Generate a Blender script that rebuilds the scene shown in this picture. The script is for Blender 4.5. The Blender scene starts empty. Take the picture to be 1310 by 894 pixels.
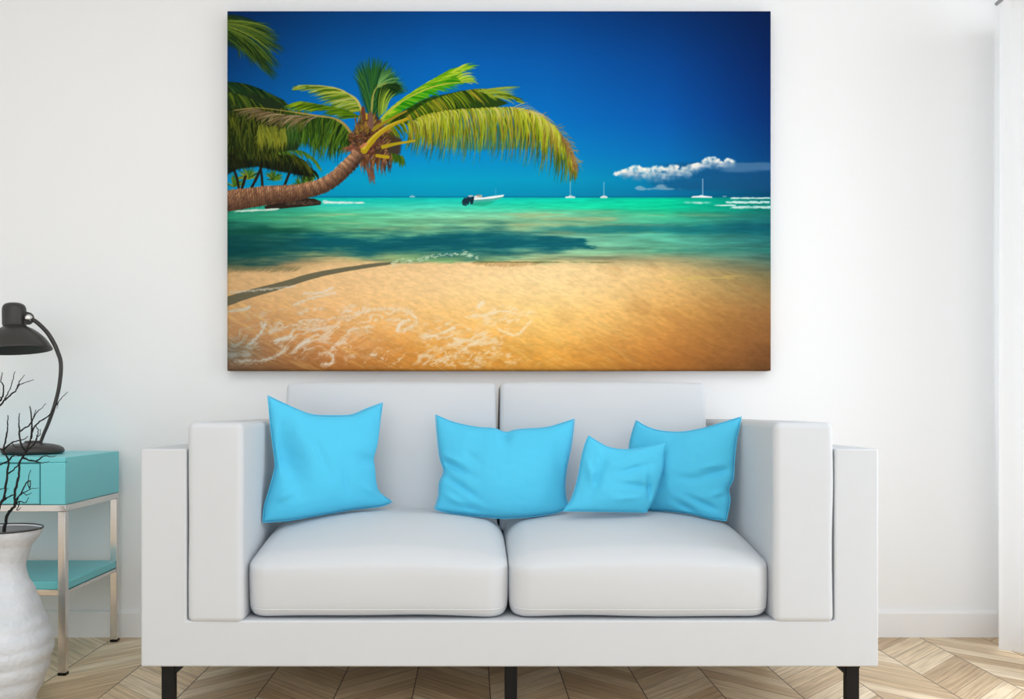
# Living room: white sofa with four blue pillows under a beach canvas print
import bpy, bmesh, math, random
import numpy as np
WORLD, WINP, CEILP, FRONTP, EXPO = 1.35, 31.0, 23.0, 24.0, -0.04

# ---------------------------------------------------------------- the printed beach picture
AX0, AX1, AY0, AY1 = 290.0, 987.0, 13.0, 474.0
AS = 2.6                                         # raster samples per picture unit
AW, AH = int(round((AX1-AX0)*AS)), int(round((AY1-AY0)*AS))

def paint_beach():
    rng = np.random.RandomState(7)
    xs = AX0 + (np.arange(AW)+.5)/AS
    ys = AY0 + (np.arange(AH)+.5)/AS
    X, Y = np.meshgrid(xs, ys)

    def vnoise(sx, sy, seed, XX=None, YY=None):
        r = np.random.RandomState(seed)
        XX = X if XX is None else XX
        YY = Y if YY is None else YY
        u = (XX-200)/sx; v = (YY-0)/sy
        nx, ny = int(u.max())+4, int(v.max())+4
        g = r.rand(max(ny, 4), max(nx, 4))
        u = np.clip(u, 0, None); v = np.clip(v, 0, None)
        iu = np.floor(u).astype(int); iv = np.floor(v).astype(int)
        iu = np.clip(iu, 0, g.shape[1]-2); iv = np.clip(iv, 0, g.shape[0]-2)
        fu = np.clip(u-iu, 0, 1); fv = np.clip(v-iv, 0, 1)
        fu = fu*fu*(3-2*fu); fv = fv*fv*(3-2*fv)
        return (g[iv, iu]*(1-fu)+g[iv, iu+1]*fu)*(1-fv)+(g[iv+1, iu]*(1-fu)+g[iv+1, iu+1]*fu)*fv

    def fbm(sx, sy, seed, o=4, XX=None, YY=None):
        t = 0; a = .5; n = 0
        for i in range(o):
            t = t+a*vnoise(sx/2**i, sy/2**i, seed+i*13, XX, YY); n += a; a *= .55
        return t/n

    def sm(a, b, v):
        t = np.clip((v-a)/(b-a), 0, 1)
        return t*t*(3-2*t)

    CX = np.array([290, 420, 560, 700, 850, 987.])

    def grid(rows):
        ry = np.array([r[0] for r in rows], float)
        cols = np.array([r[1] for r in rows], float)
        out = np.zeros((AH, AW, 3))
        for c in range(3):
            tmp = np.stack([np.interp(xs, CX, cols[k, :, c]) for k in range(len(rows))])
            iy = np.clip(np.searchsorted(ry, ys)-1, 0, len(ry)-2)
            f = np.clip((ys-ry[iy])/(ry[iy+1]-ry[iy]), 0, 1)[:, None]
            out[..., c] = tmp[iy]*(1-f)+tmp[iy+1]*f
        return out

    def mix(im, col, m):
        m = np.clip(m, 0, 1)[..., None]
        return im*(1-m)+np.asarray(col, float)*m

    sky = grid([
        (13, [(0, 34, 90), (0, 54, 124), (0, 64, 148), (0, 58, 140), (0, 42, 112), (0, 24, 78)]),
        (80, [(0, 52, 120), (0, 82, 172), (0, 92, 192), (0, 84, 182), (0, 62, 150), (0, 30, 96)]),
        (150, [(0, 80, 160), (0, 105, 200), (0, 110, 208), (0, 104, 202), (0, 80, 178), (0, 40, 114)]),
        (200, [(0, 110, 185), (0, 130, 210), (0, 134, 214), (0, 126, 208), (0, 102, 188), (0, 56, 125)]),
        (230, [(0, 130, 195), (0, 148, 210), (0, 152, 210), (0, 144, 204), (0, 116, 180), (0, 68, 125)]),
        (252, [(0, 128, 188), (0, 138, 195), (0, 140, 195), (0, 130, 188), (0, 104, 162), (0, 62, 106)])])
    sea = grid([
        (252, [(0, 140, 135), (0, 178, 165), (0, 190, 172), (0, 195, 165), (0, 185, 140), (0, 100, 98)]),
        (256, [(10, 150, 130), (10, 200, 168), (25, 208, 172), (10, 212, 160), (0, 205, 138), (0, 112, 98)]),
        (265, [(30, 148, 105), (60, 205, 160), (75, 218, 168), (35, 218, 150), (0, 205, 135), (0, 122, 98)]),
        (275, [(36, 135, 92), (75, 185, 122), (115, 210, 150), (130, 212, 150), (60, 178, 120), (22, 108, 92)]),
        (290, [(30, 105, 76), (85, 170, 112), (125, 195, 132), (135, 180, 122), (55, 145, 110), (16, 88, 88)]),
        (305, [(36, 100, 72), (110, 172, 108), (112, 178, 125), (112, 172, 128), (78, 162, 122), (30, 102, 92)]),
        (320, [(60, 105, 70), (120, 150, 90), (105, 162, 110), (130, 185, 132), (92, 165, 118), (44, 108, 90)]),
        (334, [(120, 115, 66), (180, 165, 100), (110, 160, 95), (165, 175, 112), (150, 162, 108), (70, 104, 80)]),
        (350, [(140, 115, 66), (190, 165, 100), (170, 165, 100), (190, 180, 115), (160, 160, 105), (88, 106, 78)])])
    sand = grid([
        (334, [(150, 118, 70), (200, 160, 100), (218, 176, 116), (228, 194, 130), (188, 160, 105), (104, 106, 74)]),
        (352, [(158, 118, 70), (214, 165, 104), (232, 188, 124), (238, 204, 136), (208, 168, 104), (118, 106, 68)]),
        (375, [(165, 118, 68), (224, 168, 102), (238, 192, 120), (242, 204, 126), (210, 162, 92), (132, 106, 64)]),
        (400, [(160, 112, 64), (218, 156, 88), (236, 182, 100), (242, 194, 104), (202, 146, 72), (132, 92, 52)]),
        (430, [(160, 110, 68), (206, 140, 76), (228, 162, 76), (232, 174, 82), (188, 126, 58), (124, 82, 44)]),
        (460, [(118, 88, 64), (180, 115, 60), (212, 142, 58), (216, 152, 62), (168, 106, 46), (104, 66, 36)]),
        (474, [(100, 76, 56), (156, 100, 50), (196, 130, 52), (200, 140, 56), (156, 98, 42), (96, 62, 34)])])

    sky = sky*np.array([1, 1.04, .95])+np.array([0, 2, 0])
    # sea surface: long streaks
    st = fbm(46, 3.2, 3, 4)-.5
    st2 = fbm(90, 6, 31, 4)-.5
    far = np.clip((Y-252)/40, .12, 1)[..., None]
    sea = sea*(1+far*(.42*st+.55*st2)[..., None])
    yel = sm(.1, .26, fbm(80, 4.5, 52, 4)-.42)*sm(266, 276, Y)*sm(300, 286, Y)*sm(340, 460, X)*sm(990, 800, X)
    sea = mix(sea, (178, 190, 120), .55*yel)
    sea = np.clip(sea*np.array([1, .975, 1.06])+np.array([0, 0, 5]), 0, 250)
    # the dark shadow of the palm in the shallow water
    nz = (fbm(34, 9, 71, 4)-.5)
    cy = np.interp(xs, [290, 340, 400, 480, 560, 640, 700, 750, 987], [318, 316, 312, 312, 310, 309, 312, 314, 316])[None, :]
    hw = np.interp(xs, [290, 340, 400, 480, 560, 640, 690, 735, 770, 987], [20, 18, 13, 12, 13, 16, 11, 5, .1, .1])[None, :]
    d = (np.abs(Y-cy)+nz*19+st*16)/np.maximum(hw, .05)
    sh = sm(1.9, .05, d)*(hw > .2)
    sea = mix(sea, (0, 84, 100), .92*sh*sm(250, 420, X)+0)
    sea = mix(sea, (0, 62, 66), .9*sh*sm(430, 300, X))
    b2 = sm(1.1, .3, (np.abs(Y-(293+(X-800)*.004))+nz*9)/6.5)*sm(660, 720, X)
    sea = mix(sea, (8, 112, 122), .62*b2)
    b3 = sm(1.1, .3, (np.abs(Y-(297-(X-290)*.035))+nz*9)/5)*sm(430, 360, X)
    sea = mix(sea, (10, 78, 62), .7*b3)
    b4 = sm(1.1, .3, (np.abs(Y-(322-(X-850)*.02))+nz*9)/4)*sm(800, 870, X)
    sea = mix(sea, (40, 120, 112), .5*b4)
    b5 = sm(1.1, .2, (np.abs(Y-290)+nz*14)/9)*sm(900, 960, X)
    sea = mix(sea, (8, 78, 92), .6*b5)
    sea *= (1+.10*(fbm(16, 1.6, 93, 3)-.5)*2)[..., None]*np.ones(3)

    # sand seen through clear water: fine caustic streaks running down to the right
    U = X*.92+Y*.39; V = -X*.39*1.2+Y*.92
    c1 = fbm(26, 4.0, 111, 4, U, V+700)-.5
    c2 = fbm(60, 22, 131, 4)-.5
    sand = sand*(1.06+(.12*c1+.12*c2)[..., None])
    lightfade = sm(470, 360, Y)*sm(930, 700, X)
    sand = mix(sand, (250, 216, 166), .42*lightfade)
    sand = np.clip(sand*np.array([.99, 1.0, 1.03]), 0, 250)
    fine = fbm(6, 2.2, 151, 3, X*.97+Y*.22, Y*.97-X*.22+500)-.5
    sand = sand*(1+.15*fine[..., None])
    gl = sm(.15, .3, fbm(24, 3, 171, 4, U, V+700)-.42)*sm(880, 760, X)*sm(350, 400, Y)
    sand = mix(sand, (250, 214, 130), .22*gl)
    dk = sm(.0, .25, fbm(44, 16, 191, 4, U, V+700)-.5)*sm(640, 820, X)
    sand = mix(sand, (160, 108, 58), .22*dk)
    lite = sm(1, .2, np.abs(Y-(355+(fbm(30, 6, 211)-.5)*10))/3)*sm(820, 870, X)*sm(960, 930, X)
    sand = mix(sand, (205, 180, 100), .5*lite)

    # shoreline
    edge = np.interp(xs, [290, 340, 380, 430, 500, 560, 650, 700, 760, 850, 900, 987], [346, 345, 338, 333, 336, 336, 335, 336, 334, 332, 337, 345])[None, :]
    edge = edge+(fbm(26, 5, 231, 3)-.5)*7
    soft = np.interp(xs, [290, 400, 470, 520, 640, 720, 800, 987], [5, 9, 3, 1.5, 1.5, 4, 10, 12])[None, :]
    t = np.clip((Y-edge)/soft*.5+.5, 0, 1)[..., None]
    im = np.where((Y < 252.5)[..., None], sky, sea*(1-t)+sand*t)
    hz = np.exp(-((Y-252.0)/.9)**2)
    im = mix(im, (0, 82, 125), .55*hz)

    def jit(col, s=18):
        r = rng.uniform(-1, 1); g = rng.uniform(-.4, .4)
        return (np.clip(col[0]+s*(r+g), 0, 255), np.clip(col[1]+s*(r), 0, 255), np.clip(col[2]+s*.4*(r-g), 0, 255))

    # ---- clouds
    def blob(cx, cy_, rx, ry):
        return np.exp(-(((X-cx)/rx)**2+((Y-cy_)/ry)**2))
    cn = fbm(14, 9, 251, 5); cn2 = fbm(46, 7, 271, 5)
    grey = sm(.25, .75, np.exp(-(((X-925)/105)**4+((Y-226)/20)**4))*(.45+.9*cn2))
    im = mix(im, (22, 72, 120), .55*grey*sm(792, 860, X))
    def puff(cx, cy_, r, col, al):
        nonlocal im
        i0 = max(0, int((cx-r*1.4-AX0)*AS)); i1 = min(AW, int((cx+r*1.4-AX0)*AS)+1)
        j0 = max(0, int((cy_-r*1.4-AY0)*AS)); j1 = min(AH, int((cy_+r*1.4-AY0)*AS)+1)
        if i1 <= i0 or j1 <= j0: return
        dd = np.hypot(X[j0:j1, i0:i1]-cx, (Y[j0:j1, i0:i1]-cy_)*1.15)/r+(cf[j0:j1, i0:i1]-.5)*.9
        cov = (sm(1.15, .45, dd)*al)[..., None]
        im[j0:j1, i0:i1] = im[j0:j1, i0:i1]*(1-cov)+np.asarray(col, float)*cov
    cf = fbm(5, 4, 255, 4)
    TX = [786, 791, 801, 814.5, 822, 828, 841, 850, 863, 870, 879, 892, 905, 916, 924, 932, 940]
    TY = [222, 218, 214, 208.5, 213, 213, 209, 213, 208, 212.5, 210.5, 206.5, 198.8, 199.8, 205.5, 200, 206.5]
    BY = [223, 223, 225, 226, 227, 228, 229, 228, 226, 225, 224, 217, 213, 213, 213, 212, 210]
    for _ in range(240):                                  # soft grey-blue belly
        x = rng.uniform(796, 940); t_ = np.interp(x, TX, TY); b_ = np.interp(x, TX, BY)
        f = rng.uniform(.45, 1.15)
        puff(x, t_+(b_-t_)*f, rng.uniform(3, 6), jit((104, 142, 176) if f > .85 else (150, 174, 194), 14), .16)
    for _ in range(420):                                  # lit heads
        x = rng.uniform(788, 938); t_ = np.interp(x, TX, TY); b_ = np.interp(x, TX, BY)
        f = abs(rng.normal(0, .42))
        if f > .95: continue
        r = rng.uniform(1.4, 3.6)
        c_ = np.array([250, 243, 230])*(1-f)+np.array([170, 188, 204])*f
        puff(x, t_+r*.9+(b_-t_)*f*.9, r, jit(c_, 8), .42*(1-.55*f))
    for _ in range(26):
        x = rng.uniform(784, 796); puff(x, 219.5+(796-x)*.25+rng.normal(), rng.uniform(1, 2.2), (214, 222, 226), .3)
    cn2 = fbm(46, 7, 271, 5)
    wisp = sm(.40, .8, np.exp(-(((X-952)/60)**4+((Y-214)/8)**2))*(.3+1.2*cn2))*sm(905, 935, X)
    im = mix(im, (92, 130, 168), .62*wisp)
    low = sm(.42, .80, (np.exp(-(((X-846)/9)**2+((Y-238)/3.2)**2))+np.exp(-(((X-818)/5)**2+((Y-240)/3)**2))+.75*np.exp(-(((X-845)/45)**2+((Y-242)/2.6)**2)))*(.20+.9*cn+.6*cf))
    im = mix(im, (164, 182, 198), .62*low)

    # ---- strokes
    def stroke(pts, w, col, a=1.0):
        """polyline with (half) widths w in picture units"""
        nonlocal im
        pts = [(float(p[0]), float(p[1])) for p in pts]
        n = len(pts)
        ws = w if hasattr(w, '__len__') else [w]*n
        mw = max(ws)+1.0
        x0 = min(p[0] for p in pts)-mw; x1 = max(p[0] for p in pts)+mw
        y0 = min(p[1] for p in pts)-mw; y1 = max(p[1] for p in pts)+mw
        i0 = max(0, int((x0-AX0)*AS)); i1 = min(AW, int((x1-AX0)*AS)+1)
        j0 = max(0, int((y0-AY0)*AS)); j1 = min(AH, int((y1-AY0)*AS)+1)
        if i1 <= i0 or j1 <= j0:
            return
        XX = X[j0:j1, i0:i1]; YY = Y[j0:j1, i0:i1]
        best = np.full(XX.shape, -9.)
        for k in range(n-1):
            ax, ay = pts[k]; bx, by = pts[k+1]
            dx, dy = bx-ax, by-ay
            L = dx*dx+dy*dy+1e-9
            tt = np.clip(((XX-ax)*dx+(YY-ay)*dy)/L, 0, 1)
            dd = np.hypot(XX-ax-tt*dx, YY-ay-tt*dy)
            best = np.maximum(best, ws[k]*(1-tt)+ws[k+1]*tt-dd)
        cov = np.clip(best*AS*.8+.5, 0, 1)*a
        cov = cov[..., None]
        im[j0:j1, i0:i1] = im[j0:j1, i0:i1]*(1-cov)+np.asarray(col, float)*cov

    def poly(pts, col, a=1.0, feather=1.0):
        nonlocal im
        px = np.array([p[0] for p in pts]); py = np.array([p[1] for p in pts])
        i0 = max(0, int((px.min()-3-AX0)*AS)); i1 = min(AW, int((px.max()+3-AX0)*AS)+1)
        j0 = max(0, int((py.min()-3-AY0)*AS)); j1 = min(AH, int((py.max()+3-AY0)*AS)+1)
        XX = X[j0:j1, i0:i1]; YY = Y[j0:j1, i0:i1]
        ins = np.zeros(XX.shape, bool); dmin = np.full(XX.shape, 1e9)
        for k in range(len(pts)):
            ax, ay = pts[k]; bx, by = pts[(k+1) % len(pts)]
            if ay != by:
                c = ((ay > YY) != (by > YY)) & (XX < (bx-ax)*(YY-ay)/(by-ay)+ax)
                ins ^= c
            dx, dy = bx-ax, by-ay
            tt = np.clip(((XX-ax)*dx+(YY-ay)*dy)/(dx*dx+dy*dy+1e-9), 0, 1)
            dmin = np.minimum(dmin, np.hypot(XX-ax-tt*dx, YY-ay-tt*dy))
        sd = np.where(ins, dmin, -dmin)
        cov = (np.clip(sd*AS/feather*.7+.5, 0, 1)*a)[..., None]
        im[j0:j1, i0:i1] = im[j0:j1, i0:i1]*(1-cov)+np.asarray(col, float)*cov

    def curve(pts, n=24):
        """Catmull-Rom through the points"""
        P = [np.array(p, float) for p in pts]
        P = [2*P[0]-P[1]]+P+[2*P[-1]-P[-2]]
        out = []
        seg = len(P)-3
        for i in range(n+1):
            s = i/n*seg; k = min(int(s), seg-1); t_ = s-k
            a, b, c, d_ = P[k:k+4]
            out.append(.5*((2*b)+(-a+c)*t_+(2*a-5*b+4*c-d_)*t_**2+(-a+3*b-3*c+d_)*t_**3))
        return out

    def leaf(p, q, bend, w, col, a=1.0):
        p = np.array(p, float); q = np.array(q, float)
        mid = (p+q)/2+np.array(bend, float)
        pts = [(1-t_)**2*p+2*t_*(1-t_)*mid+t_*t_*q for t_ in (0, .25, .5, .75, 1)]
        stroke(pts, [w*.7, w, w*.9, w*.6, w*.15], col, a)

    def frond(rach, n, dirs, lens, cols, w=.8, both=False, a=1.0, spread=.2, bendk=.12, t0=0.0):
        """leaflets along a rachis: dirs and lens are (start, ..., end) tables"""
        R = curve(rach, 60)
        K = np.linspace(0, 1, len(lens)); KD = np.linspace(0, 1, len(dirs))
        dx = [d_[0] for d_ in dirs]; dy = [d_[1] for d_ in dirs]
        order = list(range(n)); rng.shuffle(order)
        for i in order:
            t_ = t0+(1-t0)*(i+rng.rand())/n
            f = t_*60; k = min(int(f), 59)
            p = R[k]*(1-(f-k))+R[k+1]*(f-k)
            L = np.interp(t_, K, lens)*rng.uniform(.72, 1.12)
            vx = np.interp(t_, KD, dx)+rng.uniform(-spread, spread); vy = np.interp(t_, KD, dy)+rng.uniform(-spread, spread)*.6
            nn = np.hypot(vx, vy)+1e-6
            q = p+np.array([vx, vy])/nn*L
            tang = R[k+1]-R[k]; tang = tang/(np.hypot(*tang)+1e-6)
            leaf(p, q, tang*L*bendk, w*rng.uniform(.7, 1.25), jit(cols[rng.randint(len(cols))]), a)

    # ---- far shore and palms at the left
    poly([(338, 264), (356, 258), (372, 255), (390, 253.5), (402, 254), (411, 258), (410, 262), (392, 264), (360, 267), (340, 268)], (42, 32, 26))
    for _ in range(60):
        x = rng.uniform(360, 408)
        stroke([(x, 262-rng.rand()*6), (x+3, 262-rng.rand()*5)], .8, jit((70, 55, 45), 25), .7)
    for k in range(46):
        x = rng.uniform(412, 462)
        stroke([(x, 260-rng.rand()*4*np.exp(-(x-412)/25)), (x+rng.uniform(4, 9), 260.3-rng.rand()*2)], rng.uniform(.4, 1.0), (225, 240, 235), .6*np.exp(-(x-412)/60))
    for k in range(50):
        x = rng.uniform(300, 350)
        stroke([(x, 270.5-(x-300)*.05+rng.rand()*2-1), (x+7, 270-(x-300)*.05+rng.rand()*1.6-.8)], .7, (205, 228, 215), .5)
    # yellow-green tufts of small palms, far trunks
    dark_under = [(20, 26, 8), (30, 38, 10), (12, 16, 6), (44, 50, 16)]
    olive = [(56, 68, 14), (84, 92, 24), (36, 46, 8), (22, 30, 6)]
    for (cx, cy_, r) in [(299, 236, 16), (318, 226, 18), (350, 228, 15), (396, 232, 17), (385, 236, 13)]:
        for _ in range(34):
            an = rng.uniform(-3.4, .3)
            q = (cx+np.cos(an)*r*rng.uniform(.5, 1), cy_+np.sin(an)*r*rng.uniform(.5, .9))
            leaf((cx, cy_+3), q, (0, -2), .9, jit([(70, 110, 24), (120, 130, 30), (40, 80, 30)][rng.randint(3)], 20), .85)
    for pts in ([(297, 212), (303, 228), (306, 244)], [(335, 212), (329, 226), (321, 242)], [(333, 212), (335, 228), (336, 243)], [(370, 222), (366, 232), (362, 242)], [(314, 226), (309, 243)]):
        stroke(curve(pts, 6), 1.7, (34, 28, 18))
    # low dark canopy
    poly([(290, 206), (296, 190), (320, 186), (350, 188), (378, 198), (396, 214), (402, 226), (388, 225), (360, 220), (330, 213), (305, 216), (290, 224)], (20, 22, 8), .95, 5)
    for _ in range(360):
        x = rng.uniform(288, 398); y = np.interp(x, [288, 320, 360, 398], [192, 190, 196, 212])+rng.uniform(-4, 12)
        dx = rng.uniform(-4, 10)
        leaf((x, y), (x+dx, y+rng.uniform(8, 18)), (2, -2), .9, jit(dark_under[rng.randint(4)], 10), .8)
    frond([(300, 196), (340, 192), (375, 198), (404, 220)], 120, [(.3, 1), (.5, .9)], [10, 18, 18, 12], [(40, 52, 12), (64, 72, 18), (24, 34, 8)], .8)
    frond([(350, 192), (380, 192), (398, 200), (406, 212)], 60, [(.7, .7), (.5, .8)], [10, 14, 10], [(60, 100, 30), (90, 120, 30)], .8)
    # mass of hanging fronds behind
    poly([(290, 106), (315, 110), (345, 120), (362, 133), (376, 150), (392, 172), (380, 192), (340, 196), (290, 198)], (30, 40, 12), .93, 5)
    frond([(285, 104), (315, 108), (345, 120), (366, 134)], 130, [(.7, .6), (.8, .5)], [26, 26, 20, 10], [(24, 52, 22), (38, 66, 24), (50, 78, 24), (16, 34, 14)], .9)
    frond([(288, 118), (310, 122), (330, 132), (345, 142)], 80, [(.3, .8), (.6, .6)], [22, 26, 18], [(34, 60, 14), (80, 96, 24), (22, 40, 10)], .8)
    for _ in range(520):
        x = rng.uniform(287, 384); y = rng.uniform(138, 180)
        if y > 150+(400-x)*.3 and x > 370: continue
        L = rng.uniform(14, 30)
        leaf((x, y), (x+rng.uniform(-6, 6), y+L), (rng.uniform(-3, 3), 0), .8, jit(olive[rng.randint(4)], 16), .85)
    for _ in range(150):
        x = rng.uniform(330, 366); y = rng.uniform(160, 176)
        leaf((x, y), (x+rng.uniform(-5, 5), y+rng.uniform(10, 22)), (2, 0), .7, jit((116, 122, 36), 26), .8)
    for _ in range(130):
        x = rng.uniform(366, 392); y = rng.uniform(140, 168)
        leaf((x, y), (x+rng.uniform(-4, 8), y+rng.uniform(14, 34)), (2, 0), .7, jit((52, 88, 30), 22), .75)
    # frond at the top left corner
    poly([(290, 22), (302, 26), (322, 36), (340, 54), (346, 74), (338, 84), (318, 68), (290, 58)], (28, 46, 14), .75, 8)
    for _ in range(190):
        sx = rng.uniform(280, 300); sy = rng.uniform(14, 52)
        f = rng.rand()
        tip = np.array([(343, 36), (356, 50), (361, 68), (356, 86), (353, 99), (342, 92), (328, 82), (312, 72)][rng.randint(8)])+rng.uniform(-7, 4, 2)
        sy = 18+f*30
        leaf((sx, sy), tip, (5, -6), .95, jit([(34, 60, 18), (60, 84, 20), (22, 42, 14), (84, 104, 26), (26, 60, 50)][rng.randint(5)], 14), .7)
    for _ in range(16):
        f = rng.rand()
        leaf((290, 26+f*12), (352-f*6, 38+f*48), (6, -8), .8, jit((104, 122, 40), 16), .7)

    # ---- the leaning palm
    greenA = [(150, 165, 24), (120, 140, 18), (96, 112, 16), (176, 178, 46), (84, 92, 18)]
    # dark hanging leaves below the left frond
    frond([(452, 172), (440, 158), (424, 150), (404, 148), (386, 148)], 190, [(-.35, 1), (-.3, 1), (-.2, 1), (-.1, 1)], [26, 48, 54, 46, 34], [(28, 56, 14), (46, 76, 16), (64, 98, 20), (18, 36, 10), (80, 112, 24)], .95)
    frond([(420, 152), (395, 148), (366, 142)], 60, [(-.1, 1), (.1, 1)], [30, 26, 18], [(34, 62, 14), (66, 92, 22)], .8)
    # fronds far behind on the right (dark fill)
    poly([(492, 160), (520, 140), (552, 124), (590, 116), (624, 118), (650, 132), (628, 140), (590, 142), (545, 148), (512, 158)], (40, 62, 8), .95, 3)
    frond([(490, 168), (512, 150), (545, 132), (585, 118), (622, 114), (650, 122), (662, 130)], 190, [(.6, .8), (.5, .9), (.6, .7), (.9, .4), (1, .25)], [20, 28, 28, 26, 20, 10], [(96, 122, 16), (60, 86, 10), (44, 66, 8), (130, 150, 26), (150, 140, 40)], .85)
    for _ in range(26):
        f = rng.rand()
        leaf((612+f*20, 116+f*8), (650+rng.uniform(0, 16), 110+f*24+rng.uniform(-2, 2)), (4, -3), .55, jit((150, 165, 50), 20), .85)
    # upright frond in the middle: fan
    poly([(474, 156), (464, 130), (458, 106), (463, 92), (480, 86), (500, 92), (512, 108), (516, 118), (500, 122), (488, 132), (480, 156)], (22, 66, 24), .85, 9)
    tips = [(453, 100), (456, 86), (463, 79), (471, 76), (480, 75), (488, 78), (497, 82), (505, 90), (511, 99), (517, 110), (520, 116)]
    for _ in range(210):
        f = rng.rand()*(len(tips)-1); k = int(f)
        tip = np.array(tips[k])*(1-f+k)+np.array(tips[min(k+1, 10)])*(f-k)
        tip = tip+rng.uniform(-4, 4, 2)
        s = np.array([474.5, 152])+np.array([2.5, -46])*rng.rand()*(.4+.6*f/10)
        if f > 6: s = s+np.array([8, -4])*rng.rand()
        leaf(s, tip, ((f-5)*-.6, -6), .85, jit([(24, 78, 34), (40, 96, 36), (16, 56, 30), (66, 116, 40), (20, 70, 60)][rng.randint(5)], 12), .62)
    for _ in range(34):
        f = rng.uniform(.55, 1)*10; k = int(min(f, 9))
        tip = np.array(tips[k])*(1-f+k)+np.array(tips[k+1])*(f-k)
        leaf((482, 112), tip+rng.uniform(-2, 2, 2), (-3, -7), .5, (118, 168, 92), .5)
    poly([(482, 128), (484, 114), (494, 107), (508, 106), (514, 114), (500, 122), (492, 138), (484, 152)], (16, 40, 8), .8, 4)
    stroke(curve([(474, 154), (475.5, 140), (478, 120), (484, 110), (494, 107)], 14), [2.2]+[1.4]*6+[.8]*8, (150, 152, 70))
    # bright green frond reaching up right
    poly([(486, 158), (500, 140), (524, 122), (552, 104), (576, 88), (588, 86), (592, 96), (588, 104), (570, 110), (544, 124), (516, 140), (498, 158)], (84, 152, 10), .95, 2.5)
    frond([(480, 160), (500, 138), (530, 116), (560, 98), (586, 86)], 150, [(.8, -.35), (.9, -.35), (.95, -.3), (.95, -.1)], [16, 30, 36, 34, 26], [(150, 196, 30), (110, 172, 14), (176, 204, 50), (86, 150, 12)], .75)
    frond([(500, 140), (530, 120), (562, 106), (590, 100)], 110, [(.8, .25), (.9, .2), (1, .1)], [22, 26, 22], [(40, 140, 14), (64, 160, 18), (100, 170, 20)], .8)
    stroke(curve([(478, 168), (496, 144), (524, 124), (558, 110), (590, 105), (604, 107)], 24), [1.6]*8+[1]*9+[.5]*8, (176, 184, 60))
    for _ in range(22):
        f = rng.rand()
        leaf((578+f*14, 92+f*14), (596+f*16+rng.uniform(-3, 3), 80+f*28), (2, -4), .6, jit((180, 200, 60), 20), .9)
    for _ in range(14):
        f = rng.rand()
        leaf((484+f*10, 150-f*8), (488+f*20, 108+f*12), (-4, -6), .8, jit((140, 168, 50), 20), .8)
    poly([(498, 158), (512, 144), (536, 130), (560, 120), (548, 128), (524, 146), (506, 160)], (26, 44, 4), .7, 3)
    # left upper frond
    frond([(464, 142), (456, 128), (440, 117), (420, 111), (400, 110), (384, 114)], 170, [(-.9, .25), (-.95, .12), (-1, .08), (-1, .1)], [34, 40, 38, 26, 10], [(120, 142, 26), (86, 116, 20), (160, 170, 66), (60, 96, 18), (176, 184, 96)], .8)
    frond([(462, 150), (440, 140), (410, 134), (384, 130)], 120, [(-1, .1), (-1, .15), (-.9, .35)], [26, 34, 24], [(96, 132, 12), (130, 156, 20), (56, 92, 14)], .8)
    stroke(curve([(464, 144), (456, 128), (440, 117), (420, 111), (396, 110)], 16), [1.5]*6+[.9]*6+[.5]*5, (190, 180, 90))
    # left lower frond with greyish dry leaflets
    for _ in range(120):
        f = rng.rand()
        p = (326+f*82, 139+f*9+4*np.sin(f*3))
        leaf(p, (p[0]-rng.uniform(16, 34), p[1]+rng.uniform(4, 24)*(.35+.65*f)), (-4, -4), .75, jit([(120, 98, 74), (92, 82, 46), (150, 130, 100), (64, 60, 26)][rng.randint(4)], 16), .85)
    stroke(curve([(449, 170), (440, 159), (426, 151), (404, 148), (372, 143), (330, 138), (300, 141)], 30), [1.7]*9+[1]*11+[.5]*11, (160, 140, 70))
    # big drooping frond on the right
    poly([(526, 152), (548, 146), (590, 141), (640, 141), (676, 146), (700, 160), (716, 178), (700, 190), (660, 190), (610, 192), (560, 188), (534, 176)], (86, 96, 14), .42, 9)
    RA = [(522, 158), (545, 147), (580, 141), (625, 138), (662, 138), (690, 147), (712, 166), (727, 190), (735, 213)]
    frond(RA, 260, [(-.1, 1), (0, 1), (.04, 1), (.05, 1), (.12, 1)], [34, 56, 64, 66, 68, 70, 62, 42, 15], [(58, 72, 12), (112, 124, 18), (136, 138, 24), (82, 96, 14), (118, 92, 28), (66, 80, 16)], .62, spread=.13)
    frond(RA, 280, [(.05, 1), (.1, 1), (.1, 1), (.08, 1), (.15, 1)], [24, 44, 52, 52, 50, 46, 34, 22, 10], [(172, 182, 34), (152, 160, 26), (118, 136, 20), (140, 118, 44)], .62, spread=.15)
    for _ in range(230):
        t_ = rng.rand(); k = min(int(t_**.8*60), 59)
        R = curve(RA, 60) if _ == 0 else R
        p = R[k]
        leaf(p+rng.uniform(-1, 1, 2), p+np.array([rng.uniform(0, 9), rng.uniform(10, 26)]), (4, -5), .7, jit([(188, 190, 56), (166, 176, 40), (204, 196, 100)][rng.randint(3)], 18)if k < 46 else jit((128, 96, 50), 24), .85)
    for _ in range(40):
        k = rng.randint(36, 60); p = R[k]
        leaf(p, p+np.array([rng.uniform(4, 16), rng.uniform(-4, 14)]), (3, -4), .5, jit((150, 130, 84), 22), .8)
    for k in range(10):
        leaf((655+k*4, 139+k), (676+k*4, 132+k*3.2), (2, -5), .6, jit((190, 170, 110), 20), .8)

    # fibre, husks and short stems at the crown
    fib = [(96, 56, 36), (132, 84, 52), (62, 36, 28), (150, 104, 62), (84, 60, 24), (112, 64, 52)]
    poly([(446, 190), (450, 172), (458, 156), (466, 146), (482, 148), (490, 160), (500, 172), (514, 178), (512, 196), (500, 206), (484, 204), (470, 200), (456, 204)], (70, 44, 26), .9, 6)
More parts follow.
